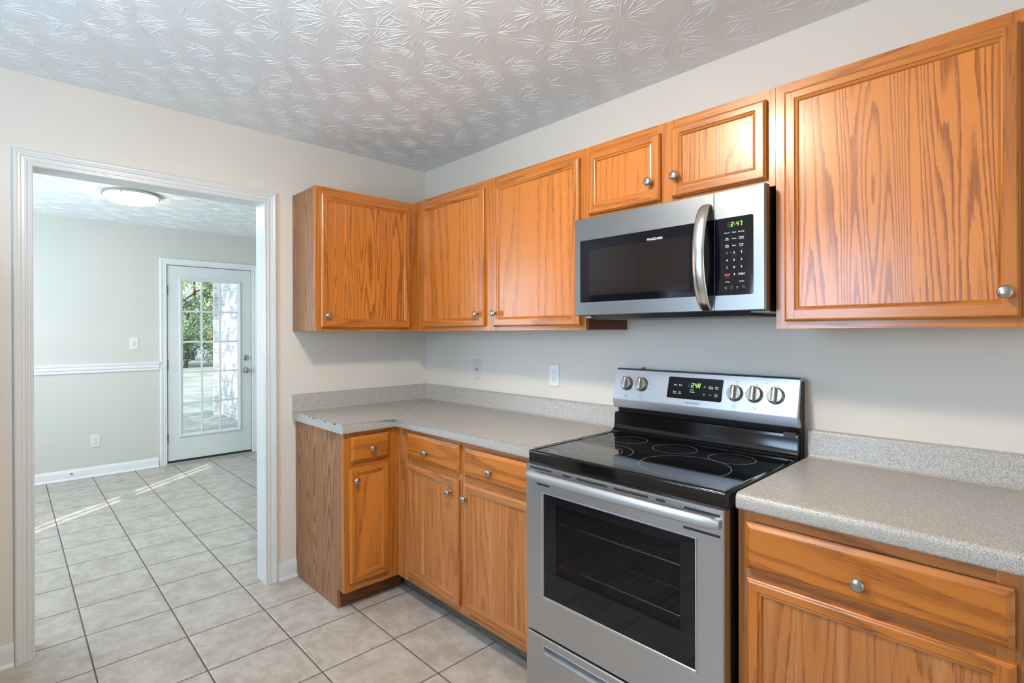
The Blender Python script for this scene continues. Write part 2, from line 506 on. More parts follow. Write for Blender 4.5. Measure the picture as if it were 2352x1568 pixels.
wall_boxes('wall_dining_far', [((XD - 0.14, YF, 0), (XD, DD[0], HC)), ((XD - 0.14, DD[1], 0), (XD, YD, HC)), ((XD - 0.14, DD[0], DD[2]), (XD, DD[1], HC))], WALLD)
wall_boxes('wall_dining_right', [((XD - .14, YD, 0), (0, YD + 0.12, HC))], WALLD)
DW = (-2.75, -0.45, 0.85, 2.08)
wall_boxes('wall_dining_left', [((XD - .14, YF - 0.12, 0), (DW[0], YF, HC)), ((DW[1], YF - 0.12, 0), (-0.115, YF, HC)), ((DW[0], YF - 0.12, 0), (DW[1], YF, DW[2])), ((DW[0], YF - 0.12, DW[3]), (DW[1], YF, HC))], WALLD)


def stomped(verts, faces, x0, x1, y0, y1, step, nr, rnd, lmax):
    """slap-brush plaster: bursts of short raised ridges hanging from the ceiling"""
    y = y0; row = 0
    while y < y1:
        x = x0 + (step * 0.5 if row % 2 else 0)
        while x < x1:
            cx, cy = x + rnd.uniform(-.3, .3) * step, y + rnd.uniform(-.3, .3) * step
            R = rnd.uniform(0.75, 1.1) * lmax; k = int(nr * rnd.uniform(0.75, 1.2)); ph = rnd.uniform(0, 6.28)
            for i in range(k):
                a = ph + (i + rnd.uniform(-.45, .45)) * 2 * PI / k
                r0 = rnd.uniform(0.14, 0.5) * R; r1 = min(R * rnd.uniform(0.75, 1.15), r0 + rnd.uniform(0.25, 0.85) * R)
                hgt = rnd.uniform(0.0005, 0.0013); wd = rnd.uniform(0.0010, 0.0021); da = 0.0; st = 5
                base = len(verts)
                for j in range(st):
                    t = j / (st - 1); r = r0 + (r1 - r0) * t; da += rnd.uniform(-.035, .035)
                    px, py = cx + r * math.cos(a + da), cy + r * math.sin(a + da)
                    sx, sy = -math.sin(a + da), math.cos(a + da)
                    e = (1 - (2 * t - 1) ** 4) * rnd.uniform(0.6, 1.1); ww = wd * (0.3 + 0.7 * e)
                    verts.append((px - sx * ww, py - sy * ww, HC + 0.0004)); verts.append((px, py, HC - hgt * e - 0.0002)); verts.append((px + sx * ww, py + sy * ww, HC + 0.0004))
                for j in range(st - 1):
                    q = base + 3 * j
                    faces.append((q, q + 1, q + 4, q + 3)); faces.append((q + 1, q + 2, q + 5, q + 4))
            x += step
        y += step * 0.82; row += 1


rnd = random.Random(3)
V, Fc = [], []
stomped(V, Fc, 0.06, 3.3, -3.2, -0.04, 0.195, 36, rnd, 0.135)
stomped(V, Fc, -3.3, -0.2, -3.1, 0.5, 0.25, 30, rnd, 0.16)
base = len(V)
V += [(XD - .14, YF - .12, HC), (XR + .12, YF - .12, HC), (XR + .12, YD + .12, HC), (XD - .14, YD + .12, HC), (XD - .14, YF - .12, HC + .12), (XR + .12, YF - .12, HC + .12), (XR + .12, YD + .12, HC + .12), (XD - .14, YD + .12, HC + .12)]
for q in ((0, 3, 2, 1), (4, 5, 6, 7), (0, 1, 5, 4), (1, 2, 6, 5), (2, 3, 7, 6), (3, 0, 4, 7)): Fc.append(tuple(base + i for i in q))
me = bpy.data.meshes.new('ceiling'); me.from_pydata(V, [], Fc); me.materials.append(CEIL)
me.polygons.foreach_set('use_smooth', [True] * len(me.polygons)); me.set_sharp_from_angle(angle=math.radians(60))
o = bpy.data.objects.new('ceiling', me); COL.objects.link(o); struct(o)

# doorway casing (fluted), jamb
PROF = [(0, 0), (0, .010), (.004, .013), (.008, .013), (.011, .010), (.016, .010), (.020, .014), (.024, .014), (.027, .011), (.036, .012), (.040, .016), (.046, .017), (.052, .019), (.058, .019), (.062, .016), (.064, .011), (.064, 0)]


def casing(mb, u0, u1, top, prof, floor=0.0, m=0):
    """mitred casing round an opening u0..u1 up to top, prof = (outward from the opening, depth)"""
    for (du, n), (du2, n2) in zip(prof, prof[1:]):
        path1 = [(u0 - du, floor, n), (u0 - du, top + du, n), (u1 + du, top + du, n), (u1 + du, floor, n)]
        path2 = [(u0 - du2, floor, n2), (u0 - du2, top + du2, n2), (u1 + du2, top + du2, n2), (u1 + du2, floor, n2)]
        for i in range(3): mb.quad((path1[i], path1[i + 1], path2[i + 1], path2[i]), m)
    for sgn, ue in ((-1, u0), (1, u1)): mb.quad([(ue + sgn * du, floor, n) for du, n in prof], m)


cs = sroot('trim_1', (0.0, (D0 + D1) / 2, 0))
b = MB(FX(0.0005)); casing(b, D0, D1, DT, PROF); b.build('casing', TRIM, cs, smooth=40)
b = MB()
b.box((-0.120, D0 - 0.012, 0), (0.0035, D0 - .0002, DT + .012)); b.box((-0.120, D1 + .0002, 0), (0.0035, D1 + .012, DT + .012)); b.box((-0.120, D0, DT + .0002), (0.0035, D1, DT + .012))
b.build('jamb', TRIM, cs)


def baseboard(name, F, u0, u1, mat=TRIM, shoe=True):
    b = MB(F)
    pr = [(0, 0.001), (0, 0.012), (0.068, 0.012), (0.076, 0.010), (0.084, 0.007), (0.090, 0.006), (0.094, 0.004), (0.094, 0.001)]
    P = [b.bm.verts.new((u0, v, n)) for v, n in pr]; Q = [b.bm.verts.new((u1, v, n)) for v, n in pr]
    for i in range(len(pr)): b.bm.faces.new((P[i], P[(i + 1) % len(pr)], Q[(i + 1) % len(pr)], Q[i]))
    b.bm.faces.new(P); b.bm.faces.new(Q[::-1])
    if shoe:
        pr = [(0, 0.012)] + [(0.016 * math.sin(t * PI / 8), 0.012 + 0.013 * math.cos(t * PI / 8)) for t in range(5)]
        P = [b.bm.verts.new((u0, v, n)) for v, n in pr]; Q = [b.bm.verts.new((u1, v, n)) for v, n in pr]
        for i in range(len(pr)): b.bm.faces.new((P[i], P[(i + 1) % len(pr)], Q[(i + 1) % len(pr)], Q[i]))
        b.bm.faces.new(P); b.bm.faces.new(Q[::-1])
    return struct(b.build(name, mat, smooth=35))


baseboard('baseboard_left', FX(0), D1 + 0.065, -0.8865)
baseboard('baseboard_doorway_side', FX(0), YF + .01, D0 - 0.065)
baseboard('baseboard_dining', FX(XD), YF + .01, -0.944, TRIMD)
b = MB(FX(XD))
pr = [(.988, .001), (.988, .012), (.996, .016), (1.003, .012), (1.012, .012), (1.018, .022), (1.032, .024), (1.040, .018), (1.046, .018), (1.052, .026), (1.066, .028), (1.072, .022), (1.072, .001)]
P = [b.bm.verts.new((YF + .01, v, n)) for v, n in pr]; Q = [b.bm.verts.new((-0.933, v, n)) for v, n in pr]
for i in range(len(pr)): b.bm.faces.new((P[i], P[(i + 1) % len(pr)], Q[(i + 1) % len(pr)], Q[i]))
b.bm.faces.new(P); b.bm.faces.new(Q[::-1])
struct(b.build('trim_2', TRIMD, smooth=30))

# ------------------------------------------------------------------ garden door in the dining room
dr = sroot('door_1', (XD, -0.45, 0))
b = MB(FX(XD + 0.0005)); casing(b, -0.868, -0.036, 2.078, [(du * 0.95, n) for du, n in PROF]); b.build('casing', TRIMD, dr, smooth=40)
b = MB()
b.box((XD - 0.14, DD[0], 0), (XD + .001, -0.864, 2.085)); b.box((XD - 0.14, -0.040, 0), (XD + .001, DD[1], 2.085)); b.box((XD - 0.14, DD[0], 2.074), (XD + .001, DD[1], 2.085))
b.box((XD - 0.14, DD[0], 2.05), (XD - .05, DD[1], 2.075)); b.box((XD - .14, DD[0], 0), (XD - .05, -.85, 2.075)); b.box((XD - .14, -.054, 0), (XD - .05, DD[1], 2.075))
b.build('jamb', TRIM, dr)
b = MB(); b.box((XD - 0.16, DD[0], -0.002), (XD + 0.03, DD[1], 0.014), bev=.004); b.build('sill', MULCH, dr)
b = MB(); b.box((XD - 0.04, -0.858, 0.014), (XD - 0.004, -0.044, 0.036)); b.build('door_sweep', SEAL, dr)
XS = XD - 0.003
b = MB(FX(XS))
S0, S1, SZ0, SZ1 = -0.859, -0.043, 0.036, 2.069
g = (-0.755, 0.272, -0.152, 1.944)
b.loops([(S0, SZ0, S1, SZ1, -0.044), (S0, SZ0, S1, SZ1, -0.002), (S0 + .002, SZ0 + .002, S1 - .002, SZ1 - .002, 0), (*g, 0), (g[0] + .01, g[1] + .01, g[2] - .01, g[3] - .01, -0.022), (g[0] + .01, g[1] + .01, g[2] - .01, g[3] - .01, -0.044)], close0=False, close1=False)
b.quad(((S0, SZ0, -.044), (S1, SZ0, -.044), (S1, g[1], -.044), (S0, g[1], -.044))); b.quad(((S0, g[3], -.044), (S1, g[3], -.044), (S1, SZ1, -.044), (S0, SZ1, -.044)))
b.quad(((S0, g[1], -.044), (g[0], g[1], -.044), (g[0], g[3], -.044), (S0, g[3], -.044))); b.quad(((g[2], g[1], -.044), (S1, g[1], -.044), (S1, g[3], -.044), (g[2], g[3], -.044)))
slab = b.build('door_leaf', DOORP, dr)
b = MB(FX(XS))
gi = (-0.722, 0.306, -0.187, 1.914)
b.loops([(*g, 0), (g[0], g[1], g[2], g[3], .010), (g[0] + .006, g[1] + .006, g[2] - .006, g[3] - .006, .013), (g[0] + .016, g[1] + .016, g[2] - .016, g[3] - .016, .013), (g[0] + .024, g[1] + .024, g[2] - .024, g[3] - .024, .006), (*gi, .002), (*gi, -.012)], close0=False, close1=False)
for i in (1, 2):
    u = gi[0] + (gi[2] - gi[0]) * i / 3; b.box((u - .009, gi[1], -.012), (u + .009, gi[3], .004), bev=.004)
for i in range(1, 5):
    v = gi[1] + (gi[3] - gi[1]) * i / 5; b.box((gi[0], v - .009, -.0115), (gi[2], v + .009, .0032), bev=.003)
b.build('glazing_frame', DOORP, slab, recalc=True)
b = MB(FX(XS)); b.box((g[0] + .012, g[1] + .012, -.018), (g[2] - .012, g[3] - .012, -.014)); b.build('glass', PANE, slab)
for z in (1.81, 1.035, 0.273):
    b = MB(FX(XD)); b.box((-.870, z - .048, 0.0), (-.855, z + .048, .003)); b.lathe([(0, -.05), (.005, -.05), (.005, .05), (0, .05)], (-.8625, z, .005), 10, 0, 1); b.build('hinge', BRONZE, dr, smooth=40)
b = MB(FX(XS)); b.lathe([(0, 0), (.032, 0), (.032, .006), (.026, .012), (.017, .013), (.017, .020), (.008, .021), (0, .021)], (-.1, 1.084, 0), 24); b.box((-.103, 1.066, .02), (-.097, 1.102, .034), bev=.002); b.build('deadbolt', NICKEL, slab, smooth=35)
b = MB(FX(XS)); b.lathe([(0, 0), (.033, 0), (.033, .005), (.024, .010), (.012, .012), (.012, .032), (.022, .036), (.028, .046), (.027, .056), (.018, .063), (.008, .064), (.007, .0655), (0, .0655)], (-.1, .944, 0), 24); b.build('door_knob', NICKEL, slab, smooth=35)
b = MB(); b.box((XS - .035, S1 - .001, .91), (XS - .008, S1 + .0015, .975)); b.build('latch_plate', BRONZE, slab)

# windows out of the picture that light the rooms
def window(name, x0, x1, z0, z1, y, cols):
    r = sroot(name, ((x0 + x1) / 2, y, z0))
    b = MB()
    for a, c in (((x0, z0), (x0 + .04, z1)), ((x1 - .04, z0), (x1, z1)), ((x0 + .04, z0), (x1 - .04, z0 + .04)), ((x0 + .04, z1 - .04), (x1 - .04, z1)), ((x0 + .04, (z0 + z1) / 2 - .02), (x1 - .04, (z0 + z1) / 2 + .02))):
        b.box((a[0], y - .09, a[1]), (c[0], y - .03, c[1]))
    b.build('window_frame', TRIM, r)
    b = MB(); b.box((x0 + .03, y - .062, z0 + .03), (x1 - .03, y - .058, z1 - .03)); b.build('window_pane', PANE, r)
    return r


window('window_1', *KW, YF, 2)
w2 = window('window_2', *DW, YF, 2)
b = MB()
x = DW[0]
gaps = ((-0.845, -0.780), (-0.745, -0.680))
prev = DW[0]
for a, c in gaps + ((DW[1], DW[1]),):
    k = max(1, int((a - prev) / 0.12))
    for i in range(k):
        b.box((prev + (a - prev) * i / k, YF - .028 + .004 * (i % 2), DW[2] + .01), (prev + (a - prev) * (i + 1) / k, YF - .024 + .004 * (i % 2), DW[3] - .01))
    prev = c
b.build('sun_streak_blind', PLATE, w2)  # unseen blind, its gaps shaped to throw sun streaks across the floor

pd = sroot('added_patio_door', (XR, (PD[0] + PD[1]) / 2, 0))  # unseen patio door, added to give the fill lamp a source
for a, c in ((PD[0], (PD[0] + PD[1]) / 2), ((PD[0] + PD[1]) / 2, PD[1])):
    b = MB()
    b.box((XR + .03, a, .002), (XR + .08, a + .09, PD[2])); b.box((XR + .03, c - .09, .002), (XR + .08, c, PD[2])); b.box((XR + .03, a + .09, .002), (XR + .08, c - .09, .14)); b.box((XR + .03, a + .09, PD[2] - .1), (XR + .08, c - .09, PD[2]))
    f_ = b.build('door_leaf', DOORP, pd)
    b = MB(); b.box((XR + .053, a + .08, .13), (XR + .057, c - .08, PD[2] - .09)); b.build('glass', PANE, f_)

# outside
b = MB(); b.box((-60, -40, -0.35), (30, 50, -0.16)); struct(b.build('lawn_ground', LAWN))
b = MB(); b.box((-8.0, 0.74, -0.16), (-7.9, 6, 5.5)); b.box((-7.9, 0.84, -0.16), (XD - 0.15, 6, 5.5)); struct(b.build('wall_brick_exterior', BRICK))
b = MB(); b.box((1.05, YF - 2.2, 2.35), (5.4, YF - .13, 2.45)); struct(b.build('roof_sun_blocker', TRIM))  # unseen roof added to block the sun from the kitchen window


def tree(name, x, y, h, r, mat, label, seed, nl=16000):
    rr = random.Random(seed)
    t = thing(name, (x, y, -0.16), label, 'tree', 'trees beyond the lawn')
    b = MB(); b.tube([(x + rr.uniform(-.12, .12) * i, y + rr.uniform(-.12, .12) * i, -0.2 + h * 0.5 * i / 5) for i in range(6)], [.11, .1, .09, .07, .05, .03], None, 9); b.build('trunk', BARK, t, smooth=50)
    vs, fs = [], []
    blobs = [(rr.uniform(-r, r), rr.uniform(-r, r), h * rr.uniform(0.06, 0.98), rr.uniform(.5, 1.0) * r * .5) for _ in range(46)]
    for k in range(nl):
        bx, by, bz, br = blobs[rr.randrange(len(blobs))]
        d = Vector((rr.gauss(0, 1), rr.gauss(0, 1), rr.gauss(0, .8))).normalized() * br * rr.uniform(.5, 1.05)
        c = Vector((bx, by, max(.15, bz))) + d
        if c.z < .1: c.z = rr.uniform(.1, .6)
        a = Vector((rr.gauss(0, 1), rr.gauss(0, 1), rr.gauss(0, 1))).normalized(); e = a.orthogonal().normalized() * rr.uniform(.016, .036) * r; g_ = a.cross(e).normalized() * rr.uniform(.011, .024) * r
        q = len(vs); vs += [tuple(c + e), tuple(c + g_), tuple(c - e), tuple(c - g_)]; fs.append((q, q + 1, q + 2, q + 3))
    me = bpy.data.meshes.new('crown'); me.from_pydata(vs, [], fs); me.materials.append(mat)
    o = bpy.data.objects.new('crown', me); COL.objects.link(o); o.parent = t
    return t


TL = [('broad_tree', -23.5, 3.6, 7, 1.9, 0, 'green broad tree nearest the lawn, seen through the leftmost door panes', 42000), ('broad_tree', -31, 5.6, 15, 2.6, 1, 'tall yellowing tree rising behind the green broad tree', 46000),
      ('broad_tree', -25, -4.5, 10, 2.2, 2, 'dark tree at the left end of the tree line', 12000), ('broad_tree', -33, -1.6, 13, 2.2, 0, 'tall green tree left of the yellowing tree', 12000),
      ('broad_tree', 1.5, -10.4, 13, 2.3, 0, 'broad tree beside the house that dapples the brick wall with shade', 20000)]  # last tree is unseen, put in to shade the brick wall
for i, a in enumerate(TL): tree(*a[:5], LEAFS[a[5]], a[6], 20 + i, a[7])

# ------------------------------------------------------------------ cabinets
me_knob = None


def knob_mesh():
    b = MB()
    b.lathe([(0, 0), (.0085, 0), (.0085, .0025), (.0055, .004), (.0052, .011), (.0075, .015), (.0135, .0185), (.0158, .0215), (.0155, .0245), (.0125, .0275), (.007, .0292), (0, .0298)], (0, 0, 0), 28)
    bmesh.ops.recalc_face_normals(b.bm, faces=b.bm.faces)
    me = bpy.data.meshes.new('knob'); b.bm.to_mesh(me); b.bm.free(); me.materials.append(NICKEL)
    me.polygons.foreach_set('use_smooth', [True] * len(me.polygons)); me.set_sharp_from_angle(angle=math.radians(50))
    return me


KNOB = knob_mesh()


def knob(F, u, v, n, parent):
    o = bpy.data.objects.new('knob', KNOB); COL.objects.link(o); o.parent = parent
    M_ = F.copy(); M_.translation = F @ Vector((u, v, n)) - ORG[parent.name]
    o.matrix_local = M_
    return o


def door(root, F, u0, v0, u1, v1, kn, mats, t=0.02, st=0.030, s_bot=0.034, s_top=0.026):
    """framed door: butt-jointed stiles and rails, bead, recessed panel; mats = (vertical, horizontal, panel)"""
    b = MB(F)
    a = 0.008
    outer = [(u0, v0, u1, v1, 0.001), (u0, v0, u1, v1, t - .007), (u0 + .003, v0 + .003, u1 - .003, v1 - .003, t - .0045), (u0 + .0045, v0 + .0045, u1 - .0045, v1 - .0045, t - .0015), (u0 + a, v0 + a, u1 - a, v1 - a, t)]
    b.loops(outer, mats=(1, 0, 1, 0), close1=False, mc=0)
    i0, j0, i1, j1 = u0 + st, v0 + s_bot, u1 - st, v1 - s_top
    A0, B0, A1, B1 = u0 + a, v0 + a, u1 - a, v1 - a
    b.quad(((A0, B0, t), (i0, B0, t), (i0, B1, t), (A0, B1, t)), 0); b.quad(((i1, B0, t), (A1, B0, t), (A1, B1, t), (i1, B1, t)), 0)
    b.quad(((i0, B0, t), (i1, B0, t), (i1, j0, t), (i0, j0, t)), 1); b.quad(((i0, j1, t), (i1, j1, t), (i1, B1, t), (i0, B1, t)), 1)
    ins = [(0, t), (.0015, t - .003), (.0045, t - .0045), (.0085, t - .0035), (.0105, t - .0055), (.012, t - .010)]
    b.loops([(i0 + d, j0 + d, i1 - d, j1 - d, n) for d, n in ins], mats=(1, 0, 1, 0), close0=False, close1=False)
    d = b.build('door', mats[:2], root)
    b = MB(F); b.box((i0 + .0115, j0 + .0115, 0.0015), (i1 - .0115, j1 - .0115, t - .009)); b.build('door_panel', mats[2], d)
    if kn: knob(F, kn[0], kn[1], t, d)
    return d


def drawer(root, F, u0, v0, u1, v1, kn, mats, t=0.02):
    b = MB(F)
    b.loops([(u0, v0, u1, v1, 0.001), (u0, v0, u1, v1, t - .008), (u0 + .004, v0 + .004, u1 - .004, v1 - .004, t - .006), (u0 + .012, v0 + .012, u1 - .012, v1 - .012, t - .0005), (u0 + .015, v0 + .015, u1 - .015, v1 - .015, t)], mats=(0, 0, 0, 0))
    d = b.build('drawer', mats[1], root)
    if kn: knob(F, kn[0], kn[1], t, d)
    return d


def frame(root, F, stiles, rails, mats, n0=-0.019):
    b = MB(F)
    for s_ in stiles: b.box((s_[0], s_[2], n0), (s_[1], s_[3], 0), 0)
    for s_ in rails: b.box((s_[0], s_[2], n0), (s_[1], s_[3], -0.0002), 1)
    return b.build('face_frame', mats, root)


Z0, Z1, UD = 1.372, 2.132, 0.3045
OV, OH, OHY = OAKV, OAKX, OAKY
# wall cabinet on the doorway wall
c = thing('wall_cabinet', (0.15, -0.6, Z0), 'oak wall cabinet with one strongly figured door on the doorway wall', 'cabinet', 'oak wall cabinets')
b = MB(); b.box((0.002, -0.900, Z0 + .001), (UD - 0.019, -UD - 0.02, Z1 - .001)); b.build('carcass', VINYL, c)
F = FX(UD)
frame(c, F, [(-0.9005, -.862, Z0, Z1), (-.345, -UD - .0005, Z0, Z1)], [(-.862, -.345, Z0, Z0 + .036), (-.862, -.345, Z1 - .05, Z1)], [OV, OHY])
door(c, F, -0.875, 1.391, -0.330, 2.095, (-0.846, 1.454), [OV, OHY, OAKP])
# wall cabinet in the corner of the stove wall, two doors
c = thing('wall_cabinet', (0.95, -0.15, Z0), 'two-door oak wall cabinet between the room corner and the microwave', 'cabinet', 'oak wall cabinets')
b = MB(); b.box((UD - .01, -UD + 0.019, Z0 + .001), (1.603, -0.002, Z1 - .001)); b.build('carcass', plain('dark_cabinet_side', srgb(112, 58, 24), 0.4), c)
F = FY(-UD)
frame(c, F, [(UD - .019, .445, Z0, Z1), (.955, 1.053, Z0, Z1), (1.566, 1.604, Z0, Z1)], [(.445, .955, Z0, Z0 + .036), (1.053, 1.566, Z0, Z0 + .036), (.445, .955, Z1 - .05, Z1), (1.053, 1.566, Z1 - .05, Z1)], [OV, OH])
door(c, F, 0.421, 1.393, 0.968, 2.095, (0.925, 1.456), [OV, OH, OAKS])
door(c, F, 1.038, 1.391, 1.580, 2.096, (1.040 + .022, 1.456), [OV, OH, OAKS])
# cabinet above the microwave
c = thing('wall_cabinet', (1.98, -0.15, 1.823), 'short two-door oak cabinet directly above the microwave', 'cabinet', 'oak wall cabinets')
b = MB(); b.box((1.6055, -UD + 0.019, 1.825), (2.3555, -0.002, Z1 - .001)); b.build('carcass', OAKV, c)
frame(c, F, [(1.605, 1.645, 1.823, Z1), (1.938, 2.024, 1.823, Z1), (2.316, 2.356, 1.823, Z1)], [(1.645, 1.938, 1.823, 1.86), (2.024, 2.316, 1.823, 1.86), (1.645, 1.938, Z1 - .05, Z1), (2.024, 2.316, Z1 - .05, Z1)], [OV, OH])
door(c, F, 1.628, 1.847, 1.957, 2.096, (1.916 + .006, 1.919), [OV, OH, OAKS])
door(c, F, 2.005, 1.847, 2.332, 2.099, (2.011 + .016, 1.919), [OV, OH, OAKP])
# large cabinet at the right
c = thing('wall_cabinet', (2.65, -0.15, Z0), 'large single-door oak wall cabinet right of the microwave with a pale window sheen', 'cabinet', 'oak wall cabinets')
b = MB(); b.box((2.3575, -UD + 0.019, Z0 + .001), (2.957, -0.002, Z1 - .001)); b.build('carcass', OAKV, c)
frame(c, F, [(2.357, 2.400, Z0, Z1), (2.895, 2.958, Z0, Z1)], [(2.400, 2.895, Z0, Z0 + .036), (2.400, 2.895, Z1 - .05, Z1)], [OV, OH])
door(c, F, 2.386, 1.394, 2.911, 2.100, (2.885, 1.456), [OV, OH, OAKP])

# base cabinets
BT, BD, TK = 0.875, 0.587, 0.1
c = thing('base_cabinet', (0.3, -0.72, 0), 'narrow oak base cabinet with one drawer and one door beside the doorway', 'cabinet', 'oak base cabinets')
b = MB()
b.prism([(0.002, 0.001), (BD - .075, 0.001), (BD - .075, .1), (BD - .019, .1), (BD - .019, BT), (0.002, BT)], 'y', -0.887, -0.870); b.build('side_panel', VINYL, c)
b = MB(); b.box((0.004, -0.869, .1), (BD - .0195, -BD - .02, BT - .001)); b.build('carcass', OAKV, c)
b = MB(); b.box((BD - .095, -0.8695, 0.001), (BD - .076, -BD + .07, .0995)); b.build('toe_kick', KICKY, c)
F = FX(BD)
frame(c, F, [(-0.888, -.845, .1, BT), (-.655, -BD - .0005, .1, BT)], [(-.845, -.655, .1, .155), (-.845, -.655, .69, .74), (-.845, -.655, .845, BT)], [OV, OHY])
drawer(c, F, -0.856, 0.732, -0.643, 0.856, (-0.748, 0.791), [OV, OHY])
door(c, F, -0.863, 0.143, -0.647, 0.703, (-0.835, 0.645), [OV, OHY, OAKS], st=.034)
c = thing('base_cabinet', (1.1, -0.3, 0), 'worn oak base cabinet with two drawers over two doors left of the range', 'cabinet', 'oak base cabinets')
b = MB(); b.box((BD - .019, -BD + .0195, .1), (1.586, -0.004, BT - .001)); b.build('carcass', WOAKV, c)
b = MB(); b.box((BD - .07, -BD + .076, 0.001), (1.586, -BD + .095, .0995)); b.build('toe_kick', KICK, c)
F = FY(-BD)
frame(c, F, [(BD, .72, .1, BT), (1.10, 1.178, .1, BT), (1.548, 1.587, .1, BT)], [(.72, 1.10, .1, .155), (1.178, 1.548, .1, .155), (.72, 1.10, .69, .74), (1.178, 1.548, .69, .74), (.72, 1.10, .845, BT), (1.178, 1.548, .845, BT)], [WOAKV, WOAKX])
WM = [WOAKV, WOAKX, WOAKP]
drawer(c, F, 0.698, 0.732, 1.120, 0.859, (0.883, 0.787), [OAKV, OAKX])
drawer(c, F, 1.158, 0.728, 1.572, 0.853, (1.343, 0.781), [OAKV, OAKX])
door(c, F, 0.695, 0.136, 1.117, 0.703, (1.064, 0.638), WM)
door(c, F, 1.158, 0.134, 1.574, 0.698, (1.166 + .012, 0.634), WM)
c = thing('base_cabinet', (2.65, -0.3, 0), 'oak base cabinet with a wide drawer over one door right of the range', 'cabinet', 'oak base cabinets')
b = MB(); b.box((2.3575, -BD + .0195, .1), (2.965, -0.004, BT - .001)); b.build('carcass', WOAKV, c)
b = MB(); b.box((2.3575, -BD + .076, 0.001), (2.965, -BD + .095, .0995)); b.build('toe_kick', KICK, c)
frame(c, F, [(2.356, 2.402, .1, BT), (2.885, 2.966, .1, BT)], [(2.402, 2.885, .1, .155), (2.402, 2.885, .685, .74), (2.402, 2.885, .845, BT)], [WOAKV, WOAKX])
drawer(c, F, 2.381, 0.719, 2.913, 0.844, (2.648, 0.770), [OAKV, OAKX])
door(c, F, 2.384, 0.138, 2.915, 0.692, None, [OAKV, OAKX, WOAKP])

# ------------------------------------------------------------------ worktops
CT, CB, CD = 0.9214, 0.8765, 0.615


def slab(poly, fronts, name, parent):
    b = MB()
    fs = b.prism(poly, 'z', CB, CT)
    def hit(e):
        m_ = (e.verts[0].co + e.verts[1].co) / 2; d = e.verts[0].co - e.verts[1].co
        if abs(d.z) > 1e-4: return False
        return any(abs((m_.x if ax == 'x' else m_.y) - val) < 1e-4 for ax, val in fronts)
    top = [e for e in b.bm.edges if hit(e) and e.verts[0].co.z > CT - 1e-4]
    bot = [e for e in b.bm.edges if hit(e) and e.verts[0].co.z < CB + 1e-4]
    bmesh.ops.bevel(b.bm, geom=top, offset=0.016, segments=5, profile=0.5, affect='EDGES')
    bot = [e for e in b.bm.edges if e.is_valid and hit(e) and e.verts[0].co.z < CB + 1e-4]
    bmesh.ops.bevel(b.bm, geom=bot, offset=0.008, segments=3, profile=0.5, affect='EDGES')
    return b.build(name, LAM, parent, smooth=45)


def splash(F, u0, u1, parent, name='backsplash'):
    b = MB(F)
    pr = [(CT - .001, .001), (CT - .001, .034), (CT + .004, .026), (CT + .012, .0215), (1.006, .0205), (1.014, .018), (1.018, .013), (1.018, .001)]
    P = [b.bm.verts.new((u0, v, n)) for v, n in pr]; Q = [b.bm.verts.new((u1, v, n)) for v, n in pr]
    for i in range(len(pr)): b.bm.faces.new((P[i], P[(i + 1) % len(pr)], Q[(i + 1) % len(pr)], Q[i]))
    b.bm.faces.new(P); b.bm.faces.new(Q[::-1])
    return b.build(name, LAM, parent, smooth=40)


wt = thing('worktop', (0.6, -0.4, CB), 'grey speckled L-shaped laminate worktop in the corner with a chipped left end', 'worktop')
s = slab([(0.002, -0.905), (CD, -0.905), (CD, -CD), (1.586, -CD), (1.586, -0.002), (0.002, -0.002)], [('x', CD), ('y', -CD)], 'slab', wt)
splash(FX(0), -0.905, -0.0025, wt); splash(FY(0), 0.0025, 1.586, wt)
b = MB(); b.prism([(0.0215, -0.0225), (0.0225, -0.0215), (0.616 - .03, -0.585), (0.6145 - .03, -0.586)], 'z', CT, CT + .0003); b.build('mitre_seam', SEAL, wt)
b = MB()
rr = random.Random(5)
for k in range(16):
    xx = rr.uniform(.22, .54); hh = rr.uniform(.002, .011); ww = rr.uniform(.004, .014)
    b.prism([(xx - ww / 2, CT - .001), (xx - ww * .3, CT - hh * .8), (xx + ww * .1, CT - hh), (xx + ww / 2, CT - .002), (xx + ww * .3, CT - .0005)], 'y', -0.9055, -0.9045)
b.build('chipped_edge', CHIP, wt)
wt2 = thing('worktop', (2.66, -0.3, CB), 'grey speckled straight laminate worktop right of the range', 'worktop')
slab([(2.3605, -CD), (3.0, -CD), (3.0, -0.002), (2.3605, -0.002)], [('y', -CD), ('x', 2.3605)] if False else [('y', -CD)], 'slab', wt2)
splash(FY(0), 2.3605, 3.0, wt2)

# ------------------------------------------------------------------ seven-segment digits
SEGS = {'2': 'abged', '4': 'fgbc', '7': 'abc', '8': 'abcdefg', '0': 'abcdef'}


def digit(b, ch, u, v, w_, h, t, n, m=0, sk=0.12):
    def seg(x0, y0, x1, y1): b.quad([(u + px + sk * (py), v + py, n) for px, py in ((x0, y0), (x1, y0), (x1, y1), (x0, y1))], m)
    g_ = t * .3; hh = h / 2
    for s_ in SEGS[ch]:
        if s_ == 'a': seg(g_, h - t, w_ - g_, h)
        if s_ == 'd': seg(g_, 0, w_ - g_, t)
        if s_ == 'g': seg(g_, hh - t / 2, w_ - g_, hh + t / 2)
        if s_ == 'f': seg(0, hh + g_, t, h - g_)
        if s_ == 'b': seg(w_ - t, hh + g_, w_, h - g_)
        if s_ == 'e': seg(0, g_, t, hh - g_)
        if s_ == 'c': seg(w_ - t, g_, w_, hh - g_)


